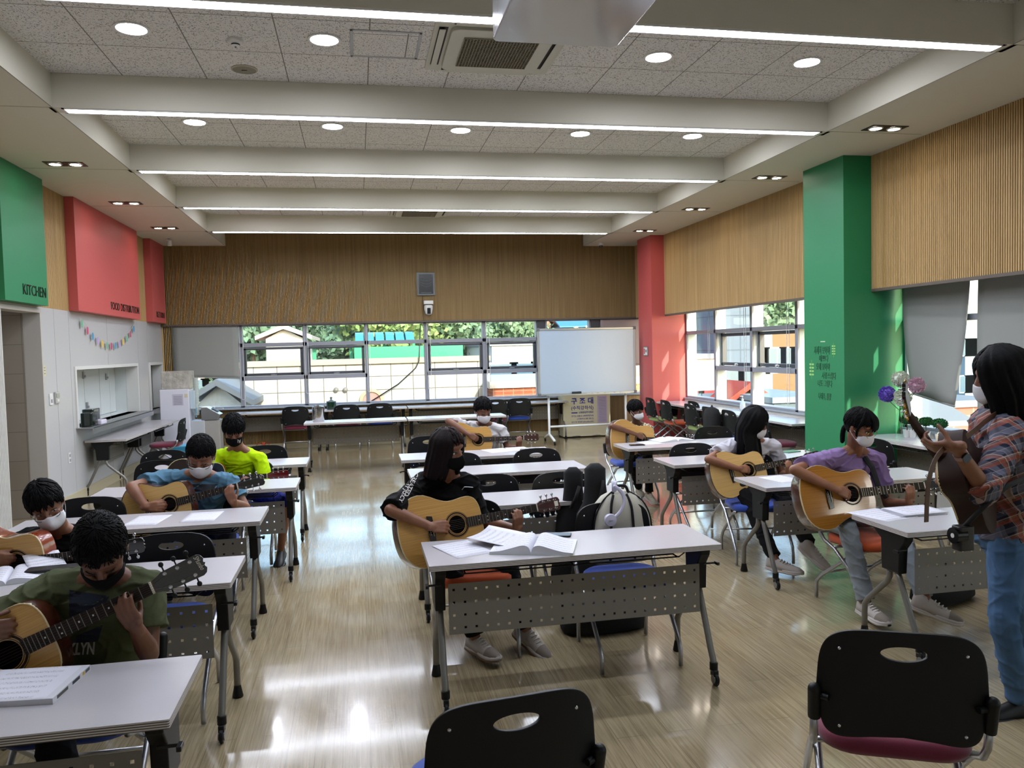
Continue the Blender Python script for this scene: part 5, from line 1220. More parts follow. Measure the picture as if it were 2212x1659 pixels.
# ================================================================ BLINDS
def blind(corners, lb, grp=None, chain=True, m=blind_m, bulge=.02, axis='x'):
    """corners: top-left, top-right, bottom-right, bottom-left"""
    tl, tr, br_, bl = [V(c) for c in corners]; t = thing('roller_blind', lb, 'blind', tuple(tl), group=grp); nx_, nz_ = 10, 16; g = G(); vs = []
    nrm = (tr-tl).cross(tl-bl).normalized()
    for j in range(nz_+1):
        for i in range(nx_+1):
            u, v = i/nx_, j/nz_; p = lerp(lerp(tl, tr, u), lerp(bl, br_, u), v); p = p+nrm*(bulge*math.sin(PI*v)*math.cos(u*3)+bulge*.3*math.sin(u*7+v*3)*v); vs.append(tuple(p-tl))
    g.add(vs, [(j*(nx_+1)+i, j*(nx_+1)+i+1, (j+1)*(nx_+1)+i+1, (j+1)*(nx_+1)+i) for j in range(nz_) for i in range(nx_)])
    g.build('fabric', m, t, True, solid=.0015)
    G().tube([bl-tl, br_-tl], .011, 10).build('bottom_bar', m, t, True); G().tube([V((0, 0, .02)), tr-tl+V((0, 0, .02))], .022, 10).build('roller', plastic_w, t, True)
    return t
YW = YB+.03
blind([(-3.235, YW, 2.29), (-2.12, YW, 2.29), (-2.12, YW, 1.32), (-3.235, YW, 1.39)], 'grey roller blind half lowered over the leftmost far window', bulge=.006)
blind([(4.73, YW, 2.29), (5.60, YW, 2.29), (5.60, YW, 1.35), (4.73, YW, 1.35)], 'brownish grey roller blind between the whiteboard and the red column', m=mat('blind_brownish', '8e7f7a', .8), bulge=.006)
BX = 5.795
blind([(BX, 7.60, 2.47), (BX, 6.62, 2.47), (BX-.05, 6.78, 1.07), (BX+.0, 7.44, 1.16)], 'grey roller blind hanging crooked next to the green column', 'blinds on the right windows', bulge=.035)
blind([(BX, 6.53, 2.47), (BX, 5.42, 2.47), (BX, 5.42, .84), (BX, 6.53, .84)], 'grey roller blind lowered fully behind the head of the standing woman', 'blinds on the right windows', bulge=.012)
for i, (a, b, lb) in enumerate(((5.34, 4.2, 'directly right of the standing woman, outside the photo edge'), (4.1, 2.9, 'further to the right of the standing woman'), (2.8, 1.65, 'beside the camera position'))):
    blind([(BX, a, 2.47), (BX, b, 2.47), (BX, b, .9), (BX, a, .9)], 'lowered grey roller blind ' + lb, 'blinds on the right windows', bulge=.012)
for i, (x, y, z0, sd_, lb) in enumerate(((-2.10, YW, .93, 1, 'by the leftmost far window post'), (-.955, YW, 1.0, 1, 'by the second far window post'), (.17, YW, .99, 1, 'by the third far window post'), (1.30, YW, 1.0, 1, 'by the fourth far window post'), (2.44, YW, .98, 1, 'by the fifth far window post'),
                             (5.83, 12.45, 1.02, 0, 'in the right window bay beside the red column'), (5.83, 11.18, 1.0, 0, 'in the middle bay of the right window'), (5.83, 9.95, .88, 0, 'in the right window bay beside the green column'))):
    t = tag(G().tube([(x, y, 2.28), (x, y, z0+.03)]+[(x+(.03-.03*math.cos(a))*sd_, y+(.03-.03*math.cos(a))*(1-sd_), z0-.03*math.sin(a)+.03) for a in (.5, 1.2, 1.57, 2, 2.6)]+[(x+.06*sd_, y+.06*(1-sd_), z0+.05), (x+.06*sd_, y+.06*(1-sd_), 2.28)], .004, 6).build('blind_chain', plastic_w, smooth=True), 'thin white blind pull cord loop ' + lb, 'cord', 'blind pull cords')

# ================================================================ FAR WALL ITEMS
t = thing('framed_poster', 'black rectangular framed panel high on the far ribbed wall', 'picture', (1.305, YB-.01, 2.995))
G().box(-.17, .17, -.03, 0, -.215, .215).build('frame', mat('poster_frame', '6d6f6e', .3, .5), t, bevel=.004); G().box(-.135, .135, -.032, -.03, -.185, .185).build('panel', mat('poster_black', '060607', .15, coat=.5), t)
for k, (z, a) in enumerate(((.075, .02), (.03, .03), (-.01, .045))): G().tube([(x, -.033, z-a*math.sin((x+.1)*14)+(x > .06)*.3*(x-.06)) for x in [-.10+.02*i for i in range(11)]], .0012, 4).build('white_swoosh', mat('poster_line', '6a7076', .4), t)
G().box(-.1, .1, -.0335, -.032, -.168, -.160).box(-.09, -.05, -.0335, -.032, .125, .132).build('caption_line', MATS['poster_line'], t)
t = thing('wall_camera', 'white wall-mounted pan camera below the black framed panel', 'camera', (1.335, YB-.01, 2.55))
G().prism(rrect(.18, .13, .03), .06, .125, Matrix.Translation((0, -.07, 0))).build('base', plastic_w, t, 'a', bevel=.008)
G().lathe([(.03, -.14), (.06, -.12), (.082, -.02), (.08, .03), (.06, .045)], 20, (0, -.075, 0)).build('dome', plastic_w, t, 'a'); G().box(-.032, .032, -.165, -.12, -.12, -.01).build('lens_window', blackpl, t, bevel=.01)
tag(G().tube([(1.235, YB-.013, 2.78), (1.235, YB-.013, 2.30), (1.24, YB+.05, 2.29), (1.24, YB+.05, 1.0)], .004, 5).build('camera_cable', mat('cable_grey', '4a4640', .6)), 'thin cable running down the far wall below the camera', 'cable')
t = thing('dome_camera', 'small white dome camera with a black ball under the right soffit by the far wall', 'camera', (4.62, 14.55, ZS)); G().lathe([(.055, 0), (.055, -.03), (.045, -.05), (.04, -.05)], 20).build('housing', plastic_w, t, 'a'); G().ell((0, 0, -.055), .036, 16, 10).build('ball', mat('black_gloss', '070708', .08, coat=1), t, True)
t = thing('motion_sensor', 'small white cylindrical sensor hanging under the left soffit', 'sensor', (-3.02, 14.1, ZS)); G().lathe([(.02, 0), (.02, -.02), (.035, -.025), (.04, -.11), (.03, -.12)], 18).build('housing', plastic_w, t, 'a'); G().box(-.03, .03, -.06, 0, -.035, -.02).build('bracket', plastic_w, t)
# whiteboard
t = thing('whiteboard', 'large whiteboard on a white wheeled stand near the far right corner', 'whiteboard', (4.12, 13.93, 0), math.radians(1.5))
wb = mat('whiteboard_surface', 'a0b2c6', .25); wf = mat('whiteboard_frame', '9aa0a6', .3, .5); stand = mat('stand_white', 'd2d6d4', .35)
G().box(-.91, .91, -.012, .012, .90, 2.06).build('board', wb, t)
G().box(-.935, .935, -.02, .02, 2.05, 2.085).box(-.935, .935, -.02, .02, .87, .905).box(-.935, -.90, -.02, .02, .87, 2.085).box(.90, .935, -.02, .02, .87, 2.085).build('frame', wf, t, bevel=.004)
for x in (-.92, .92):
    for z in (.888, 2.068): G().box(x-.03, x+.03, -.024, .024, z-.03, z+.03).build('corner_cap', mat('corner_grey', '5f6468', .4), t, bevel=.01)
G().box(-.80, .80, -.08, -.02, .865, .875).box(-.8, .8, -.085, -.08, .865, .89).build('tray', wf, t)
for x in (-.74, .74):
    l = G().tube([(x, .03, .90), (x, .03, .16), (x, .03, .13)], .022, 10).build('leg', stand, t, True)
    G().tube([(x, -.32, .075), (x, -.15, .12), (x, .03, .16), (x, .2, .12), (x, .34, .075)], .024, 10).build('foot', stand, l, True)
    for y in (-.32, .34): G().cyl((x-.012, y, .032), (x+.012, y, .032), .032, n=16).build('caster', blackpl, l, 'a')
G().tube([(-.74, .03, .30), (.74, .03, .30)], .020, 10).build('crossbar', stand, t, True)
tb = Matrix.Translation((4.12, 13.93, 0)) @ Matrix.Rotation(math.radians(1.5), 4, 'Z')
e = thing('board_eraser', 'dark blackboard eraser resting on the whiteboard tray', 'eraser', tb @ V((-.23, -.05, .875)), math.radians(1.5)); G().box(-.085, .085, -.025, .025, .015, .055).build('body', mat('eraser_black', '0c1416', .5), e, bevel=.006); G().box(-.085, .085, -.025, .025, 0, .015).build('felt', mat('eraser_teal', '5fa0a0', .8), e)
for i, (x, c_, nm) in enumerate(((.02, 'b02020', 'red'), (.12, 'b02020', 'red'), (.26, '101014', 'black'), (.45, '2030a0', 'blue'), (.56, '2030a0', 'blue'))):
    e = thing('marker_pen', '%s marker pen on the whiteboard tray%s' % (nm, {0: ', nearest the eraser', 1: ', second from the eraser', 2: '', 3: ', left one of the blue pair', 4: ', right one of the blue pair'}[i]), 'marker', tb @ V((x, -.05, .883)), math.radians(1.5), 'markers on the tray')
    G().cyl((-.05, 0, 0), (.03, 0, 0), .008, n=10).build('barrel', plastic_w, e, 'a'); G().cyl((.03, 0, 0), (.065, 0, 0), .009, n=10).build('cap', mat('pen_'+nm, c_, .4), e, 'a')
# rescue chute box
t = thing('rescue_cabinet', 'cream rescue chute cabinet with blue Korean lettering behind the whiteboard stand', 'cabinet', (4.29, 14.60, 0)); cream = mat('cabinet_cream', 'c9c3a4', .4); blu = mat('lettering_blue', '1c2c9c', .5)
G().box(-.47, .47, 0, .38, .02, .82).build('case', cream, t, bevel=.008); G().box(-.475, .475, -.006, .39, .82, .835).build('lid', cream, t, bevel=.004)
G().tube([(-.30, -.005, .03), (-.22, -.02, .04), (-.14, -.005, .03)], .006, 6).build('handle', steel, t, True); G().tube([(.10, -.005, .03), (.18, -.02, .04), (.26, -.005, .03)], .006, 6).build('handle', steel, t, True)
G().box(-.476, -.470, .1, .16, .55, .63).build('latch', steel, t)
def FT(x, z): return frame((x, -.003, z), (1, 0, 0), (0, 0, 1), (0, -1, 0))
text('구 조 대', .135, blu, FT(-.31, .655), 'lettering', t, .002, width=.44, bold=.02); text('(수직강하식)', .085, blu, FT(-.31, .54), 'lettering', t, .001, width=.44, bold=.01)
text('신영공업주식회사', .046, blu, FT(-.16, .465), 'lettering', t, .001, width=.29, bold=.01); G().box(-.31, -.19, -.003, -.001, .468, .488).build('blue_mark', blu, t)
text('경기도 시흥시 시화벤처로335', .042, blu, FT(-.31, .40), 'lettering', t, .001, width=.44); text('(시화MTV 3바 305-2)', .042, blu, FT(-.20, .345), 'lettering', t, .001, width=.33); text('본사 및 영업부 (031)496-0731', .042, blu, FT(-.31, .285), 'lettering', t, .001, width=.44)
G().box(.21, .40, -.002, 0, .27, .79).build('instruction_sheet', mat('lilac_paper', 'b5aac4', .7), t)
for k in range(16): G().box(.24, .38, -.0028, -.002, .30+k*.03, .305+k*.03).build('print_line', MATS['ink_grey'], t)
# plaque on red column, writing on green column
t = thing('wall_plaque', 'small silver-framed safety plaque on the red column', 'sign', (5.21, 13.80, 1.63)); G().box(-.012, 0, -.11, .11, -.085, .085).build('frame', steel, t, bevel=.003); G().box(-.014, -.012, -.09, .09, -.068, .068).build('panel', plastic_w, t)
G().box(-.0155, -.014, .03, .075, -.05, .05).build('red_figure', mat('sign_red', 'a02020', .5), t); G().box(-.0155, -.014, -.06, .0, -.02, .03).build('print_line', MATS['ink_grey'], t)
t = thing('wall_poem', 'handwritten dark Korean poem lettered on the green column', 'lettering', (5.13, 8.03, 1.4)); ink = mat('dark_green_ink', '12442a', .6)
for s_, y, z, sz, w_ in (('자세히 보아야', .19, .20, .105, .31), ('예쁘다', .09, .115, .085, .18), ('오래 보아야', .15, .02, .095, .27), ('사랑스럽다', .04, -.075, .085, .27), ('너도 그렇다', .12, -.165, .085, .28), ('나태주, 풀꽃', .11, -.31, .085, .25)):
    text(s_, sz, ink, frame((-.0015, y, z), (0, -1, 0), (0, 0, 1), (-1, 0, 0)), 'poem_line', t, .001, width=w_, shear=.12)
G().box(-.003, 0, -.03, .06, .33, .342).build('small_mark', mat('pale_mark', 'a8c8a0', .6), t)
lf = mat('leaf_sticker', '8bc070', .6)
for (y, z, s) in ((-.19, .20, 1), (.24, -.04, 1.4)):
    g = G()
    for k in range(4):
        for sd_ in (-1, 1): g.ell((-.002, y+sd_*.018*s, z+k*.028*s), (.001, .016*s, .009*s), 8, 6)
    g.tube([(-.002, y, z-.04*s), (-.002, y, z+.12*s)], .002, 4); g.build('leaf_drawing', lf, t)
# jar, canister, sanitizer
t = thing('green_jar', 'dark green glass jar with a knobbed lid on the table under the far window', 'jar', (-.50, 14.66, .72)); G().lathe([(.082, 0), (.085, .01), (.085, .13), (.078, .135)], 24).build('jar', mat('green_glass', '14301f', .08, coat=.6), t, 'a'); G().lathe([(.088, .135), (.088, .15), (.03, .165), (.012, .18), (.02, .20), (.022, .22), (0, .23)], 24).build('lid', mat('jar_lid', '7f8e8c', .15, .5), t, 'a')
t = thing('steel_canister', 'shiny steel canister with clasps on the left end of the far row table', 'canister', (-.61, 12.16, .72)); G().lathe([(.085, 0), (.088, .01), (.088, .20), (.08, .205)], 28).build('pot', chrome, t, 'a'); G().lathe([(.09, .205), (.09, .225), (.05, .235), (.012, .24), (.018, .26), (0, .27)], 24).build('lid', chrome, t, 'a')
for a in (0, 2.1, 4.2): G().cyl((.09*math.cos(a), .09*math.sin(a), .17), (.095*math.cos(a), .095*math.sin(a), .25), .008, n=8).build('clasp', steel, t, 'a')
t = thing('sanitizer_bottle', 'clear pump sanitizer bottle standing on the right window table', 'bottle', (5.66, 10.98, .72)); G().lathe([(.035, 0), (.04, .01), (.04, .12), (.018, .155), (.016, .165)], 20).build('bottle', mat('gel_clear', 'cfe6ee', .08, alpha=.75), t, 'a'); G().lathe([(.018, .165), (.018, .18), (.006, .182), (.006, .215)], 12).box(-.04, .01, -.008, .008, .215, .228).build('pump', plastic_w, t, 'a'); G().lathe([(.0405, .03), (.0405, .09)], 20, cap=False).build('bottle_label', mat('label_pale', 'd8dde2', .5), t, 'a')
# vase with flower balls
t = thing('glass_vase', 'tall clear glass vase with bare stems on the topiary table', 'vase', (5.52, 7.28, .72)); G().lathe([(.045, 0), (.05, .005), (.052, .30), (.048, .30), (.046, .02), (0, .015)], 24, cap=False).build('vase', glass, t, 'a')
fl = [((5.50, 7.24, 1.33), .088, 'pompom_white', 'c9cfc0', 'upper white'), ((5.58, 7.10, 1.27), .085, 'pompom_pink', 'c2a0b0', 'pale pink'), ((5.40, 7.32, 1.175), .085, 'pompom_purple', '6a55b8', 'purple'), ((5.49, 7.20, 1.14), .092, 'pompom_cream', 'c4ccba', 'lower white')]
for c_, r_, mn, hx, nm in fl:
    b = thing('pompom_flower', '%s pompom flower in the glass vase before the green column' % nm, 'flower', c_, group='pompom flowers in the vase'); rnd = random.Random(nm); g = G().ell((0, 0, 0), r_*.75, 16, 10)
    for k in range(230):
        v = V((rnd.gauss(0, 1), rnd.gauss(0, 1), rnd.gauss(0, 1))).normalized(); s1_ = v.cross(V((.3, .7, .2))).normalized(); s2_ = v.cross(s1_); p = v*r_*rnd.uniform(.85, 1.02); w2 = .013; g.add([v*r_*.7, p+s1_*w2, p+v*.004+s2_*w2*.6, p-s1_*w2], [(0, 1, 2, 3)])
    g.build('petals', mat(mn, hx, .8), b, fix=False); G().tube([V((0, 0, -r_*.6)), V((5.52, 7.28, 1.0))-V(c_), V((5.52+(c_[0]-5.5)*-.3, 7.28, .76))-V(c_)], .0035, 6).build('stem', mat('stem_green', '4a5a2c', .7), b, True)
for (px, py, s, lb) in ((1959, 905, 1.0, 'leftmost, beside the vase'), (1985, 899, .85, 'hidden behind the guitar neck'), (2008, 903, .95, 'left one of the touching pair'), (2030, 905, 1.05, 'right one of the touching pair')):
    p = at(px, py, {1959: 7.25, 1985: 7.22, 2008: 7.02, 2030: 6.78}[px]); p.z = .72; p.x = min(p.x, 5.62)
    t = thing('topiary_plant', 'small round potted topiary on the window table, ' + lb, 'plant', p, group='small topiary plants')
    G().lathe([(.030, 0), (.042, .075), (.044, .08), (.038, .08), (.036, .07), (0, .068)], 18).build('pot', plastic_w, t, 'a'); G().tube([(0, 0, .06), (.004, 0, .10), (-.003, 0, .15)], .005, 6).build('trunk', mat('twig', '4a3826', .8), t, True)
    rnd = random.Random(px); g = G().ell((0, 0, .185*1), (.055*s, .055*s, .038*s), 14, 8)
    for k in range(420):
        v = V((rnd.gauss(0, 1), rnd.gauss(0, 1), rnd.gauss(0, 1))).normalized(); q_ = V((v.x*.07, v.y*.07, v.z*.048))*s*rnd.uniform(.8, 1.03)+V((0, 0, .185)); a_ = v.cross(V((rnd.random(), rnd.random(), rnd.random()))).normalized()*.006; g.add([q_-v*.012, q_+a_, q_+v*.008, q_-a_], [(0, 1, 2, 3)])
    g.build('foliage', mat('topiary_green', '2b6b32', .8, var=('194a22', 60, (1, 1, 1), .4, .7)), t, fix=False)

# ================================================================ TABLE TOP THINGS
paper = mat('sheet_paper', 'cfcfd6', .75); n = N(paper); s3 = n.n('SeparateXYZ'); n.l(n.obj(), s3.inputs[0]); yy, xx = s3.outputs[1], s3.outputs[0]
stf = n.math('LESS_THAN', n.math('FRACT', n.math('MULTIPLY', yy, 26)), .42); ln_ = n.math('LESS_THAN', n.math('FRACT', n.math('MULTIPLY', yy, 312)), .22)
nt_ = n.math('GREATER_THAN', n.noise(n.map(n.obj(), (420, 150, 1)), 1, 1), .60); mk_ = n.math('MULTIPLY', stf, n.math('MAXIMUM', n.math('MULTIPLY', ln_, .5), nt_))
inx = n.math('MULTIPLY', n.math('LESS_THAN', n.math('ABSOLUTE', xx), .088), n.math('LESS_THAN', n.math('ABSOLUTE', yy), .125)); n.l(n.mix(n.math('MULTIPLY', mk_, n.math('MULTIPLY', inx, .75)), 'cfcfd8', '3c3c44'), n.p.inputs['Base Color'])
plainpaper = mat('plain_paper', 'c6c6cc', .75)
def sheet(px, py, rz, lb, z=.7205, w_=.21, h_=.297, curl=.0, grp='loose sheets of music', rise=0):
    p = atz(px, py, .72); g = G(); nx_ = 8; vs = []
    for j in range(5):
        for i in range(nx_+1): u, v = i/nx_-.5, j/4-.5; vs.append((u*w_, v*h_, curl*(2*u)**2*(1 if u > 0 else .3)+rise*(v+.5)))
    g.add(vs, [(j*(nx_+1)+i, j*(nx_+1)+i+1, (j+1)*(nx_+1)+i+1, (j+1)*(nx_+1)+i) for j in range(4) for i in range(nx_)])
    o = g.build('music_sheet', paper, None, True, solid=.0006); o.location = (p.x, p.y, z); o.rotation_euler = (0, 0, rz); return tag(o, lb, 'sheet', grp)
def openbook(p, rz, lb, th=.012, w_=.21, h_=.28, arch=.02, lift=0):
    t = thing('open_music_book', lb, 'book', p, rz, 'music books')
    for s in (-1, 1):
        prof = [(0, th*.4), (.012, th+arch*.7), (.045, th+arch), (.10, th+arch*.5), (.16, th*1.0), (w_, th*.7)]; prof = catmull(prof, 3)
        g = G(); g.loft([[(s*x, y, z) for x, z in prof]+[(s*w_, y, .0012), (0, y, .0012)] for y in (-h_/2, h_/2)]); pg = g.build('page_block', plainpaper, t, 'a')
        g = G(); g.add([(s*x-s*w_/2, y, z+.0008) for y in (-h_/2, h_/2) for x, z in prof], [(i, i+1, len(prof)+i+1, len(prof)+i) for i in range(len(prof)-1)]); o = g.build('printed_page', paper, pg, True); o.location = (s*w_/2, 0, 0)
    G().box(-w_-.003, w_+.003, -h_/2-.003, h_/2+.003, 0, .0012).build('cover', mat('book_cover', 'b9c4b4', .5), t)
    return t
# centre table
openbook((.86, 3.93, .7205), math.radians(-20), 'thick open music book with curling pages on the middle front table', th=.016, arch=.03)
sheet(1000, 1187, .35, 'loose music sheet at the left of the open book on the front table', rise=.004)
sheet(1085, 1172, .9, 'large folded music sheet raised behind the open book on the front table', curl=.02, rise=.03, z=.725, w_=.25)
def phone(p, rz, lb, on=True):
    t = thing('smartphone', lb, 'phone', p, rz, 'phones on the tables'); G().prism(rrect(.075, .155, .01), 0, .009).build('case', blackpl, t, bevel=.002)
    G().prism(rrect(.069, .148, .008), .009, .0095).build('screen', mat('phone_screen', '9fb4c4' if on else '1a1d20', .06, coat=1) if on else mat('phone_off', '1a1d20', .06), t); return t
phone(atz(1203, 1157, .7205), math.radians(70), 'black smartphone with a glossy screen beside the open book on the middle front table')
G().tube([atz(x, y, .724) for x, y in ((1170, 1158), (1158, 1160), (1150, 1166), (1160, 1172))], .0015, 5).build('phone_cable', plastic_w)
tag(bpy.data.objects['phone_cable'], 'short white cable at the end of the smartphone on the front table', 'cable')
# near-left book
p = atz(62, 1488, .72)
t = thing('music_book', 'thick closed paperback with a music sheet on top, bottom left table', 'book', (p.x-.02, p.y, .7202), math.radians(-6), 'music books'); G().box(-.15, .15, -.125, .125, .001, .017).build('page_block', plainpaper, t)
G().box(-.151, .153, -.127, .127, .017, .0185).build('cover', plainpaper, t); G().box(-.151, .153, -.127, .127, 0, .001).build('cover', plainpaper, t); G().box(.1505, .153, -.127, .127, .001, .0175).build('spine', plainpaper, t)
for (a, b, c_) in ((-.10, -.03, '3c3a30'), (.0, .05, '20242c'), (.07, .085, 'c8a018'), (.09, .12, '4c4c50')): G().box(.153, .1535, a, b, .005, .015).build('spine_print', mat('spine_'+c_, c_, .5), t)
g = G().add([(x, y, .0192) for y in (-.12, .12) for x in (-.12, .13)], [(0, 1, 3, 2)]); o = g.build('printed_page', paper, t)
# left column
p = atz(48, 1248, .72); openbook((p.x-.06, p.y+.02, .7205), .25, 'open music book on the second left table in front of the boy in black', th=.006, arch=.02)
sheet(100, 1228, .5, 'music sheet standing half raised right of the open book, second left table', z=.7215, rise=.05, w_=.16)
sheet(318, 1124, -.12, 'left one of two loose music sheets before the boy in light blue')
sheet(437, 1116, -.05, 'right one of two loose music sheets before the boy in light blue')
t = thing('black_folder', 'flat black pouch behind the olive boy\'s head on the second left table', 'pouch', (atz(240, 1125, .82).x-.05, 4.13, .7203), .1); G().prism(rrect(.26, .10, .02), 0, .028).build('body', blackpl, t, 'a', bevel=.008); G().box(-.10, .10, -.052, -.05, .012, .016).build('zip', steel, t)
# middle far table
sheet(1075, 973, .25, 'left music sheet in front of the boy in the white T-shirt', w_=.25)
sheet(1120, 970, .1, 'right music sheet in front of the boy in the white T-shirt', z=.7218)
phone(atz(1140, 972, .7205), math.radians(75), 'smartphone lying at the right of the sheets on the fourth middle table')
# right column
sheet(1402, 956, .1, 'music sheet nearest the black phone on the patterned boy\'s table'); t = openbook(atz(1450, 951, .7205), .15, 'open music book on the patterned boy\'s table', th=.01, arch=.015)
phone(atz(1376, 962, .7205), math.radians(85), 'black phone lying at the left corner of the patterned boy\'s table', False)
sheet(1690, 1035, .2, 'music sheet on the long-haired girl\'s table, left of the amber guitar')
t = tag(G().prism(rrect(.17, .11, .01), 0, .008).build('green_booklet', mat('booklet_green', '4a7f62', .5), bevel=.002), 'small green booklet on the table behind the girl in purple', 'booklet'); t.location = atz(1707, 976, .7203); t.rotation_euler = (0, 0, .3)
t = tag(G().prism(rrect(.18, .12, .01), 0, .006).build('cream_notepad', mat('notepad', 'a8a088', .6), bevel=.002), 'small cream notepad at the shoulder of the girl in purple', 'notepad'); t.location = atz(1895, 1010, .7203); t.rotation_euler = (0, 0, .5)
sheet(1905, 1112, .25, 'music sheet at the left end of the table before the standing woman', w_=.25)
for k in range(4): sheet(1972+k*1.5, 1107, -.05+.03*k, ['lowest', 'second lowest', 'second topmost', 'topmost'][k]+' sheet of the stack before the standing woman', z=.7215+k*.004, rise=.003, w_=.29, h_=.21, grp='stack of sheets before the standing woman')

# ================================================================ BAGS
canvas = mat('cream_canvas', 'b5b1a2', .85, bump=(300, .2)); bkfab = mat('black_fabric', '08080a', .9, bump=(200, .3))
def loftbag(g, prof, yb, yf, n=20):
    rings = []
    for z, w_, d_ in prof: rings.append([(w_*math.copysign(abs(math.cos(a))**.7, math.cos(a)), (yb+yf)/2+d_*math.copysign(abs(math.sin(a))**.8, math.sin(a)), z) for a in [2*PI*i/n for i in range(n)]])
    return g.loft(rings)
bp_ = at(1330, 1100, 4.56)
t = thing('backpack', 'cream canvas backpack with black straps standing on the chair behind the front table', 'backpack', (bp_.x, 4.50, .46), .05)
loftbag(G(), [(0, .19, .08), (.03, .205, .10), (.2, .205, .10), (.32, .17, .09), (.39, .11, .065), (.42, .05, .03)], -.1, .1).build('body', canvas, t, True)
for x in (-.09, .05): G().tube(catmull([(x*.6, -.05, .405), (x*.9, -.085, .34), (x, -.103, .22), (x*1.1, -.104, .03)], 4), .008, 6).build('strap', bkfab, t, True)
for s in (-1, 1): G().tube(catmull([(s*.05, -.02, .42), (s*.13, -.05, .36), (s*.178, -.06, .25), (s*.19, -.06, .05)], 4), .005, 6).build('piping', bkfab, t, True)
G().tube(catmull([(-.05, -.03, .41), (-.03, -.03, .45), (.03, -.03, .45), (.05, -.03, .41)], 4), .009, 8).build('top_handle', bkfab, t, True)
h_ = thing('headphones', 'white headphones hung over the cream backpack', 'headphones', at(1333, 1110, 4.36)); hw = mat('headphone_white', 'c2c0d2', .3)
H0 = V(h_.location); pts = [at(x, y, 4.36)-H0 for x, y in ((1322, 1122), (1338, 1108), (1347, 1090), (1347, 1072), (1338, 1058), (1325, 1050))]
G().tube(catmull([tuple(p) for p in pts], 4), .011, 8).build('headband', hw, h_, True)
c_ = at(1318, 1123, 4.35)-H0; e = G().lathe([(.0, -.012), (.034, -.012), (.037, 0), (.034, .018), (0, .024)], 24, T=frame(c_, (1, 0, 0), (0, 0, 1), (0, -1, 0))).build('ear_cup', hw, h_, 'a')
text('SONY', .010, MATS['ink_grey'], frame(c_+V((-.016, -.0245, -.004)), (1, 0, 0), (0, 0, 1), (0, -1, 0)), 'logo', e, .0004)
c_ = at(1326, 1050, 4.40)-H0; G().lathe([(.0, -.012), (.034, -.012), (.037, 0), (.03, .015), (0, .018)], 24, T=frame(c_, (.3, 1, 0), (0, 0, 1), (1, -.3, 0))).build('ear_cup', hw, h_, 'a')
# guitar case standing behind
cp = at(1278, 1060, 4.98)
t = thing('guitar_case', 'tall black soft guitar case leaning upright behind the cream backpack', 'guitar case', (cp.x+.01, 4.93, 0), .15)
prof = [(0, .14, .05), (.03, .17, .07), (.25, .185, .075), (.42, .15, .07), (.55, .14, .07), (.66, .13, .065), (.73, .085, .055), (.85, .07, .05), (.95, .07, .05), (.985, .03, .02)]
loftbag(G(), prof, -.06, .06).build('body', bkfab, t, True); G().tube([(-.03, -.07, .72), (0, -.09, .80), (.03, -.06, .88)], .012, 6).build('handle', bkfab, t, True); 
cp = at(1255, 1070, 5.02)
t = thing('guitar_case', 'shorter black soft guitar case just left of the tall one', 'guitar case', (cp.x-.03, 4.98+.12, 0), -.1, None); loftbag(G(), [(z*.955, w_*.9, d_*.8) for z, w_, d_ in prof], -.06, .06).build('body', bkfab, t, True); G().tube([(-.03, -.07, .68), (0, -.09, .75), (.03, -.06, .82)], .012, 6).build('handle', bkfab, t, True)
cf = atz(1318, 1372, 0); t = thing('floor_bag', 'black bag lying on the floor under the backpack\'s chair', 'bag', (cf.x, cf.y+.12, 0), .05); loftbag(G(), [(0, .26, .10), (.03, .28, .13), (.10, .27, .13), (.17, .20, .09), (.19, .08, .03)], -.1, .1).build('body', bkfab, t, True); G().tube([(-.06, 0, .185), (0, 0, .21), (.06, 0, .185)], .01, 6).build('handle', bkfab, t, True)
cf = atz(2070, 1310, 0); t = thing('floor_bag', 'black bag on the floor under the table beside the standing woman', 'bag', (cf.x, cf.y+.14, 0), .3); loftbag(G(), [(0, .24, .10), (.03, .26, .13), (.08, .25, .13), (.13, .18, .09), (.15, .08, .03)], -.1, .1).build('body', bkfab, t, True); G().tube([(-.06, 0, .145), (0, 0, .17), (.06, 0, .145)], .01, 6).build('handle', bkfab, t, True)
cb_ = at(1568, 945, 10.35); t = thing('backpack', 'black backpack standing on a chair by the right window', 'backpack', (4.94, 10.50, .465), PI/2); loftbag(G(), [(0, .17, .07), (.04, .18, .09), (.25, .18, .09), (.34, .14, .07), (.37, .06, .03)], -.1, .1).build('body', bkfab, t, True); G().tube([(-.04, 0, .36), (0, 0, .40), (.04, 0, .36)], .008, 6).build('handle', bkfab, t, True)
t = thing('power_strip_cable', 'orange power cable with a plug on the floor below the far left window', 'cable', (-1.72, 14.82, 0)); G().tube(catmull([(-.35, .0, .012), (-.2, -.05, .05), (-.1, -.02, .13), (0, 0, .16), (.1, -.03, .12), (.04, -.08, .06), (.3, -.12, .012)], 5), .007, 6).build('cable', mat('orange_cable', 'b8481c', .5), t, True); G().box(-.03, .03, -.03, .02, .05, .16).build('plug', MATS['orange_cable'], t, bevel=.006)
# worn by / hanging on the woman
wr_ = at(2040, 982, 2.84)

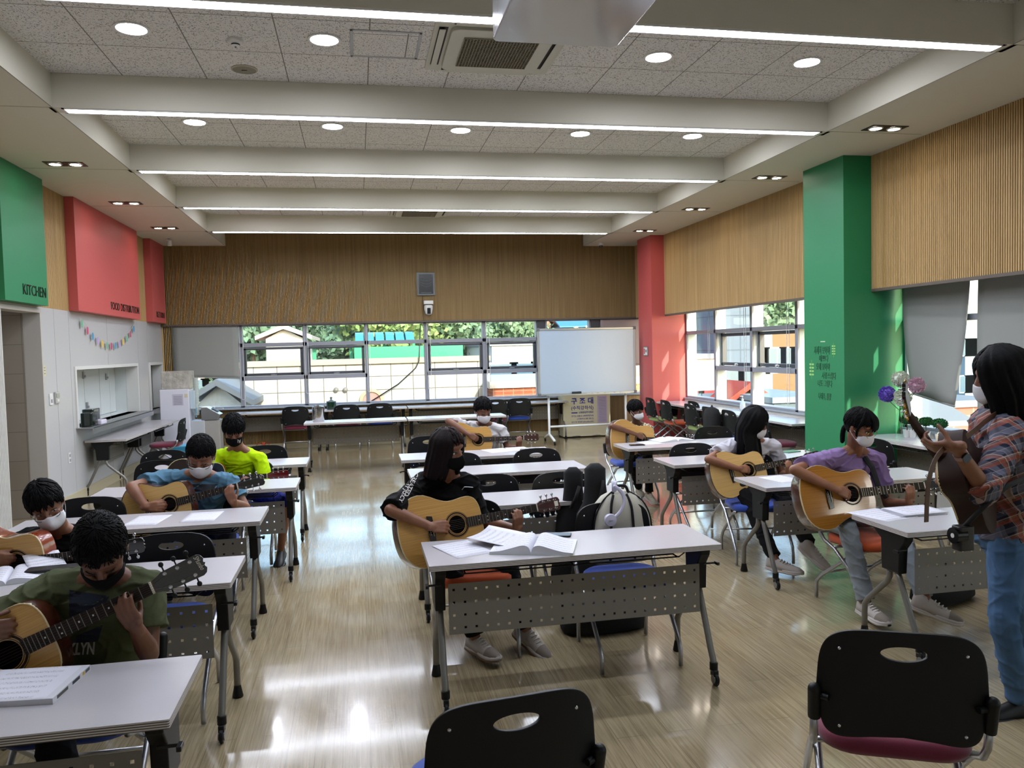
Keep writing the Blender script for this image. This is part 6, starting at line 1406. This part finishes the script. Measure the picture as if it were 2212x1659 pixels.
# ================================================================ OUTSIDE
struct(G().box(-70, 120, 15.6, 160, -9.2, -9), 'ground', mat('asphalt', '5c5c58', .9))
struct(G().box(7, 160, -60, 15.6, -9.2, -9), 'ground', MATS['asphalt'])
wgl = mat('far_window_glass', '4d6a7c', .15); wwh = mat('far_white', 'd8d4cc', .7)
def block(name, lb, px0, px1, pyt, Y, m, depth=8, roof=None, win=None, cat='building', zb=-9, parapet=.0, rm=None, gable=0, wm=None):
    a, b = at(px0, pyt, Y), at(px1, pyt, Y); z = (a.z+b.z)/2; t = thing(name, lb, cat, ((a.x+b.x)/2, Y+depth/2, zb)); w_ = b.x-a.x; h_ = z-zb
    G().box(-w_/2, w_/2, -depth/2, depth/2, 0, h_).build('walls', m, t)
    if roof == 'gable':
        e_ = .35; g = G(); g.loft([[(-w_/2-e_, y, h_-.05), (0, y, h_+gable), (w_/2+e_, y, h_-.05), (w_/2+e_, y, h_+.1), (0, y, h_+gable+.18), (-w_/2-e_, y, h_+.1)] for y in (-depth/2-e_, depth/2+e_)]); g.build('roof', rm, t)
        G().loft([[(-w_/2, y, h_), (0, y, h_+gable), (w_/2, y, h_)] for y in (-depth/2, depth/2)]).build('gable_wall', m, t)
    elif roof == 'side':
        e_ = .3; G().loft([[(x, -depth/2-e_, h_-.1), (x, 0, h_+gable), (x, depth/2+e_, h_-.1), (x, depth/2+e_, h_), (x, 0, h_+gable+.15), (x, -depth/2-e_, h_)] for x in (-w_/2-e_, w_/2+e_)]).build('roof', rm, t)
    elif rm: G().box(-w_/2-.1, w_/2+.1, -depth/2-.1, depth/2+.1, h_, h_+max(.15, parapet)).build('roof', rm, t)
    if win:
        nx_, rows, ww, wh, z1, dz = win
        for i in range(nx_):
            for j in range(rows):
                cx_ = -w_/2+w_*(i+.5)/nx_; cz = h_-z1-j*dz; f = G().box(cx_-ww/2-.08, cx_+ww/2+.08, -depth/2-.06, -depth/2, cz-wh/2-.08, cz+wh/2+.08).build('window', wm or wwh, t); G().box(cx_-ww/2, cx_+ww/2, -depth/2-.08, -depth/2-.06, cz-wh/2, cz+wh/2).build('pane', wgl, f)
    return t
def panelm(n_, c, mort, bw, rh, ms=.02):
    m = mat(n_, c, .8); n = N(m); br = n.n('TexBrick', offset=0); n.l(n.map(n.obj(), rot=(PI/2, 0, 0)), br.inputs[0]); br.inputs['Color1'].default_value = lin(c); br.inputs['Color2'].default_value = lin(c); br.inputs['Mortar'].default_value = lin(mort)
    br.inputs['Scale'].default_value = 1; br.inputs['Brick Width'].default_value = bw; br.inputs['Row Height'].default_value = rh; br.inputs['Mortar Size'].default_value = ms; n.l(br.outputs[0], n.p.inputs['Base Color']); return m
stone = panelm('stone_panels', 'b0aca2', '5f5b54', .66, .40, .012); brick_o = panelm('orange_brick', '8a4a30', '96745e', .3, .12, .012); brick_p = panelm('pink_brick', 'a86a5c', 'b58a7c', .5, .2, .02)
greyp = panelm('grey_cladding', '5f6c7a', '4d5863', 1.1, .8, .03); greenm = mat('green_sheet', '1f8a66', .5); bluecan = mat('blue_canopy', '3f8ba6', .3); roofred = mat('roof_orange_red', 'a8371f', .7); roofgrey = mat('roof_grey', '7a8086', .7); tanm = mat('far_tan', '80603f', .8); salmon = mat('far_salmon', '705044', .8)
# the long stone-clad neighbour with roof structures
B1 = block('stone_building', 'long pale stone-clad building filling the view through the far windows', 524, 1052, 786, 24, stone, 2, rm=mat('parapet_cap', 'b0a58a', .8), parapet=.02)
c = at(803, 866, 23.95)
R_ = G().lathe([(.36, 0), (.36, .05), (.27, .07), (.25, .03)], 32, T=frame(c-V(B1.location), (1, 0, 0), (0, 0, 1), (0, -1, 0)), cap=False).build('round_emblem', mat('emblem_tan', 'a59478', .7), B1, 'a'); G().lathe([(0, .01), (.25, .02)], 32, T=frame(c-V(B1.location), (1, 0, 0), (0, 0, 1), (0, -1, 0)), cap=False).build('emblem_field', mat('emblem_red', 'a88078', .7), R_)
for px in (726, 746): c = at(px, 842, 23.93); G().ell(c-V(B1.location), .075, 12, 8).build('vent_cap', mat('vent_grey', '77746e', .4), B1, True)
G().tube([at(x, y, 23.8)-V(B1.location) for x, y in ((908, 700), (905, 780), (898, 795), (860, 830), (800, 868))], .018, 5).build('cable', blackm, B1, True)
c0, c1 = at(803, 752, 29), at(900, 752, 29)
tag(G().box(at(765, 755, 26.6).x, at(1000, 755, 26.6).x, 26.6, 29, -9, at(900, 747, 26.6).z).build('green_roof_room', greenm), 'green sheet-metal rooftop room above the stone building', 'building')
t = thing('blue_canopy', 'arched translucent blue canopy on the roof of the stone building', 'canopy', (at(832, 740, 28).x, 29, at(832, 740, 28).z)); w_ = at(898, 740, 28).x-at(766, 740, 28).x
for k in range(6):
    x0 = -w_/2+w_*k/6; g = G(); g.loft([[(x0+.03, -1+2*i/8, .35*math.sin(PI*i/8)+dz) for i in range(9)]+[(x0+w_/6-.03, -1+2*i/8, .35*math.sin(PI*i/8)+dz) for i in range(8, -1, -1)] for dz in (0, .04)]); g.build('canopy_panel', bluecan, t)
for x in (-w_/2, 0, w_/2): G().box(x-.05, x+.05, -.05, .05, -1.6, .1).build('post', greenm, t)
t = thing('pergola', 'thin green metal frame on the roof left of the green rooftop room', 'pergola', (at(717, 760, 27).x, 28, at(717, 745, 27).z)); ww = at(790, 745, 27).x-at(660, 745, 27).x; G().box(-ww/2, ww/2, -.6, .6, 0, .08).build('top_beam', greenm, t)
for x in (-.62, .62): G().box(x-.06, x+.06, -.06, .06, -1.5, 0).build('post', greenm, t)
block('gable_house', 'small white gabled rooftop house seen through the leftmost open view', 574, 654, 731, 31, wwh, 6, 'gable', gable=.35, rm=mat('pale_trim', 'b5aca0', .7), zb=-9)
block('school_building', 'long pink brick school building with white windows behind the trees', 470, 1000, 650, 75, brick_p, 12, win=(22, 3, 2.0, 1.6, 2.0, 3.4))
# left lower corner
block('apartment_house', 'white apartment house low at the left below the roller blind', 405, 512, 790, 42, mat('far_cream', 'd0c8b8', .8), 8, win=(2, 4, 2.2, 1.0, 1.2, 2.2))
block('red_roof_house', 'small house with a red gabled roof low at the left', 476, 530, 860, 30, salmon, 5, 'side', gable=.8, rm=mat('roof_red', '9c4638', .7))
block('warehouse', 'grey warehouse with a shallow gabled roof low at the left', 425, 521, 873, 22, mat('warehouse_grey', '9aa4ac', .6), 6, 'gable', gable=.5, rm=roofgrey)
# right part of the far view
block('white_building', 'white and grey building right of the stone building', 1062, 1200, 746, 34, mat('far_white2', 'c4c6c4', .8), 8, win=(3, 3, 1.2, .8, 1.2, 2.4), rm=roofgrey)
block('brick_building', 'orange brick building with a blue door beside the stone building', 1064, 1400, 833, 23, brick_o, 6, rm=mat('pale_slab', 'b5b0a6', .7), parapet=.2, win=(6, 2, .7, 1.2, 1.0, 2.6))
block('blue_roof_house', 'house with a blue roof seen over the whiteboard', 1215, 1290, 704, 60, mat('far_blue_grey', '6f8aa0', .8), 6, 'side', gable=1.0, rm=mat('roof_blue', '3f7fb0', .6), win=(3, 2, 1.2, 1.0, 1.4, 2.4))
block('grey_green_house', 'grey green house with dormers high above the whiteboard', 1185, 1228, 693, 80, mat('far_grey_green', '6f8478', .8), 6, 'side', gable=1.4, rm=mat('roof_green_grey', '5a6a64', .7), win=(2, 2, 1.6, 1.4, 1.6, 3))
block('pink_house', 'pink house left of the blue roofed one above the whiteboard', 1160, 1190, 700, 62, mat('far_pink', 'b07a6c', .8), 6, 'gable', gable=.8, rm=mat('roof_pink', 'a05a4c', .7), win=(2, 2, 1.0, 1.0, 1.4, 2.4))
block('hillside_house', 'small grey house among the trees behind the stone building', 1060, 1090, 702, 68, mat('far_grey', '858a8c', .8), 6, win=(2, 2, 1.4, 1.2, 1.4, 3), rm=roofgrey)
# right window view
block('white_corner_building', 'white building with red framed windows in the right window, beside the red column', 1440, 1548, 776, 22, mat('far_white3', 'cfccc4', .8), 6, rm=roofgrey, win=(3, 3, .55, .75, 1.4, 1.9), wm=mat('red_window_frame', '8a2a30', .6))
block('glass_clad_building', 'tall grey clad building in the middle of the right window', 1556, 1640, 640, 34, greyp, 9, win=(2, 5, 1.3, 1.6, 4.0, 3.4))
block('white_apartment', 'white apartment block between the grey building and the tan one', 1634, 1668, 716, 40, mat('far_white5', '9a9c9c', .8), 8, win=(2, 5, .9, 1.3, 1.6, 3.0), rm=roofgrey)
block('tan_apartment', 'tan and brown apartment block in the right window', 1668, 1800, 716, 42, tanm, 8, win=(6, 5, 1.0, 1.3, 1.6, 2.6), rm=roofgrey)
block('orange_roof_house', 'house with a bright orange roof low in the right window', 1572, 1652, 878, 21, salmon, 2.4, 'gable', gable=.55, rm=roofred)
block('grey_shed', 'grey flat roofed shed at the lower right of the right window', 1672, 1800, 868, 19, mat('shed_grey', '5f7078', .7), 5, rm=mat('shed_roof', '8a9aa0', .7))
block('blue_tower', 'distant blue glass tower above the trees in the right window', 1694, 1712, 600, 130, mat('tower_blue', '4d7fa6', .2), 10, win=(3, 12, 1.2, 1.6, 3, 4))
block('brick_tower', 'orange brick building low behind the red framed windows in the right window', 1478, 1560, 716, 48, brick_o, 6, win=(4, 4, 1.0, 1.0, 1.6, 2.6), rm=roofgrey)
# view past the crooked blind
block('pink_brick_block', 'pink brick building seen under the crooked roller blind', 2035, 2170, 878, 15.2, brick_p, 4, rm=roofgrey, win=(4, 2, .5, .6, .9, 1.6))
block('grey_roof_house', 'pale house with a grey hip roof under the crooked blind', 1958, 2050, 908, 13.2, mat('far_white4', 'b8b4ae', .8), 3, 'side', gable=.5, rm=roofgrey)
block('far_towers', 'distant pale apartment towers seen in the gap between the two roller blinds', 2085, 2160, 700, 60, mat('far_pale_blue', '8fa8b8', .6), 10, win=(7, 9, 1.6, 1.4, 2, 3.2))
# trees and hill
leafm = [mat('leaf_pine', '6f8c74', .8, var=('4d6f58', 1.5, (1, 1, 1), .4, .7)), mat('leaf_bright', '8ca466', .8, var=('6b8a50', 1.5, (1, 1, 1), .4, .7)), mat('leaf_mid', '759070', .8, var=('547558', 1.5, (1, 1, 1), .4, .7))]
barkm = mat('bark', '4a3a2c', .9)
def tree(px, py, Y, r, lb, kind, seed, tall=1.0, zb=-9):
    c = at(px, py, Y); rnd = random.Random(seed); t = thing('tree', lb, 'tree', (c.x, c.y, zb), group='trees outside'); H = c.z-zb
    G().tube([(0, 0, 0), (.1, 0, H*.5), (0, 0, H)], .2, 8, rs=[.28, .2, .08]).build('trunk', barkm, t, True); g = G()
    for k in range(22):
        v = V((rnd.gauss(0, 1), rnd.gauss(0, 1), rnd.gauss(0, .8))); v = v.normalized()*r*rnd.uniform(.2, .85); cc = V((v.x, v.y, H+v.z*tall)); rr = r*rnd.uniform(.25, .42)
        for q_ in range(120):
            d_ = V((rnd.gauss(0, 1), rnd.gauss(0, 1), rnd.gauss(0, .7))).normalized()*rr*rnd.uniform(.5, 1); p = cc+d_; s1_ = V((rnd.gauss(0, 1), rnd.gauss(0, 1), rnd.gauss(0, 1))).normalized(); s2_ = s1_.cross(d_).normalized(); s_ = r*.06
            g.add([p-s1_*s_, p+s2_*s_*.7, p+s1_*s_, p-s2_*s_*.7], [(0, 1, 2, 3)])
        g.ell(cc, rr*.42, 8, 6)
    g.build('crown', leafm[kind], t, fix=False)
tr = [(545, 725, 44, 3.4, 0, 'leftmost behind the gabled white house'), (585, 742, 46, 2.6, 0, 'just left of the white gable'), (640, 722, 48, 3.2, 0, 'right behind the white gable roof'), (690, 738, 44, 3.0, 0, 'behind the pergola'), (745, 728, 47, 3.2, 0, 'between the pergola and the blue canopy'), (800, 726, 45, 2.8, 2, 'behind the left part of the blue canopy'), (845, 712, 42, 3.0, 1, 'bright green one behind the blue canopy'), (885, 716, 46, 2.8, 2, 'right of the bright green one'), (945, 722, 43, 3.0, 2, 'above the right open sash of the middle'), (990, 712, 46, 3.4, 2, 'tall one right of the middle window post'), (1030, 735, 45, 2.6, 0, 'low one right of the middle window post'), (1072, 722, 42, 2.6, 2, 'between the fifth window bay and the whiteboard'), (1110, 716, 45, 3.0, 1, 'tallest just left of the whiteboard'), (1140, 728, 44, 2.3, 2, 'nearest the whiteboard\'s left edge'),
      (1505, 700, 46, 4.0, 2, 'beside the red column in the right window'), (1532, 735, 44, 2.6, 2, 'low beside the red column in the right window'), (1600, 668, 62, 5.0, 2, 'behind the tall grey building in the right window'), (1655, 690, 68, 5.5, 0, 'left part of the hill in the right window'), (1680, 700, 70, 5.0, 2, 'right part of the hill in the right window'), (1625, 700, 66, 5.0, 2, 'between the tall grey building and the hill'), (1712, 712, 64, 4.0, 0, 'at the edge of the green column')]
for i, (px, py, Y, r, kd, lb) in enumerate(tr): tree(px, py, Y, r, 'leafy green tree outside, ' + lb, kd, i+1)
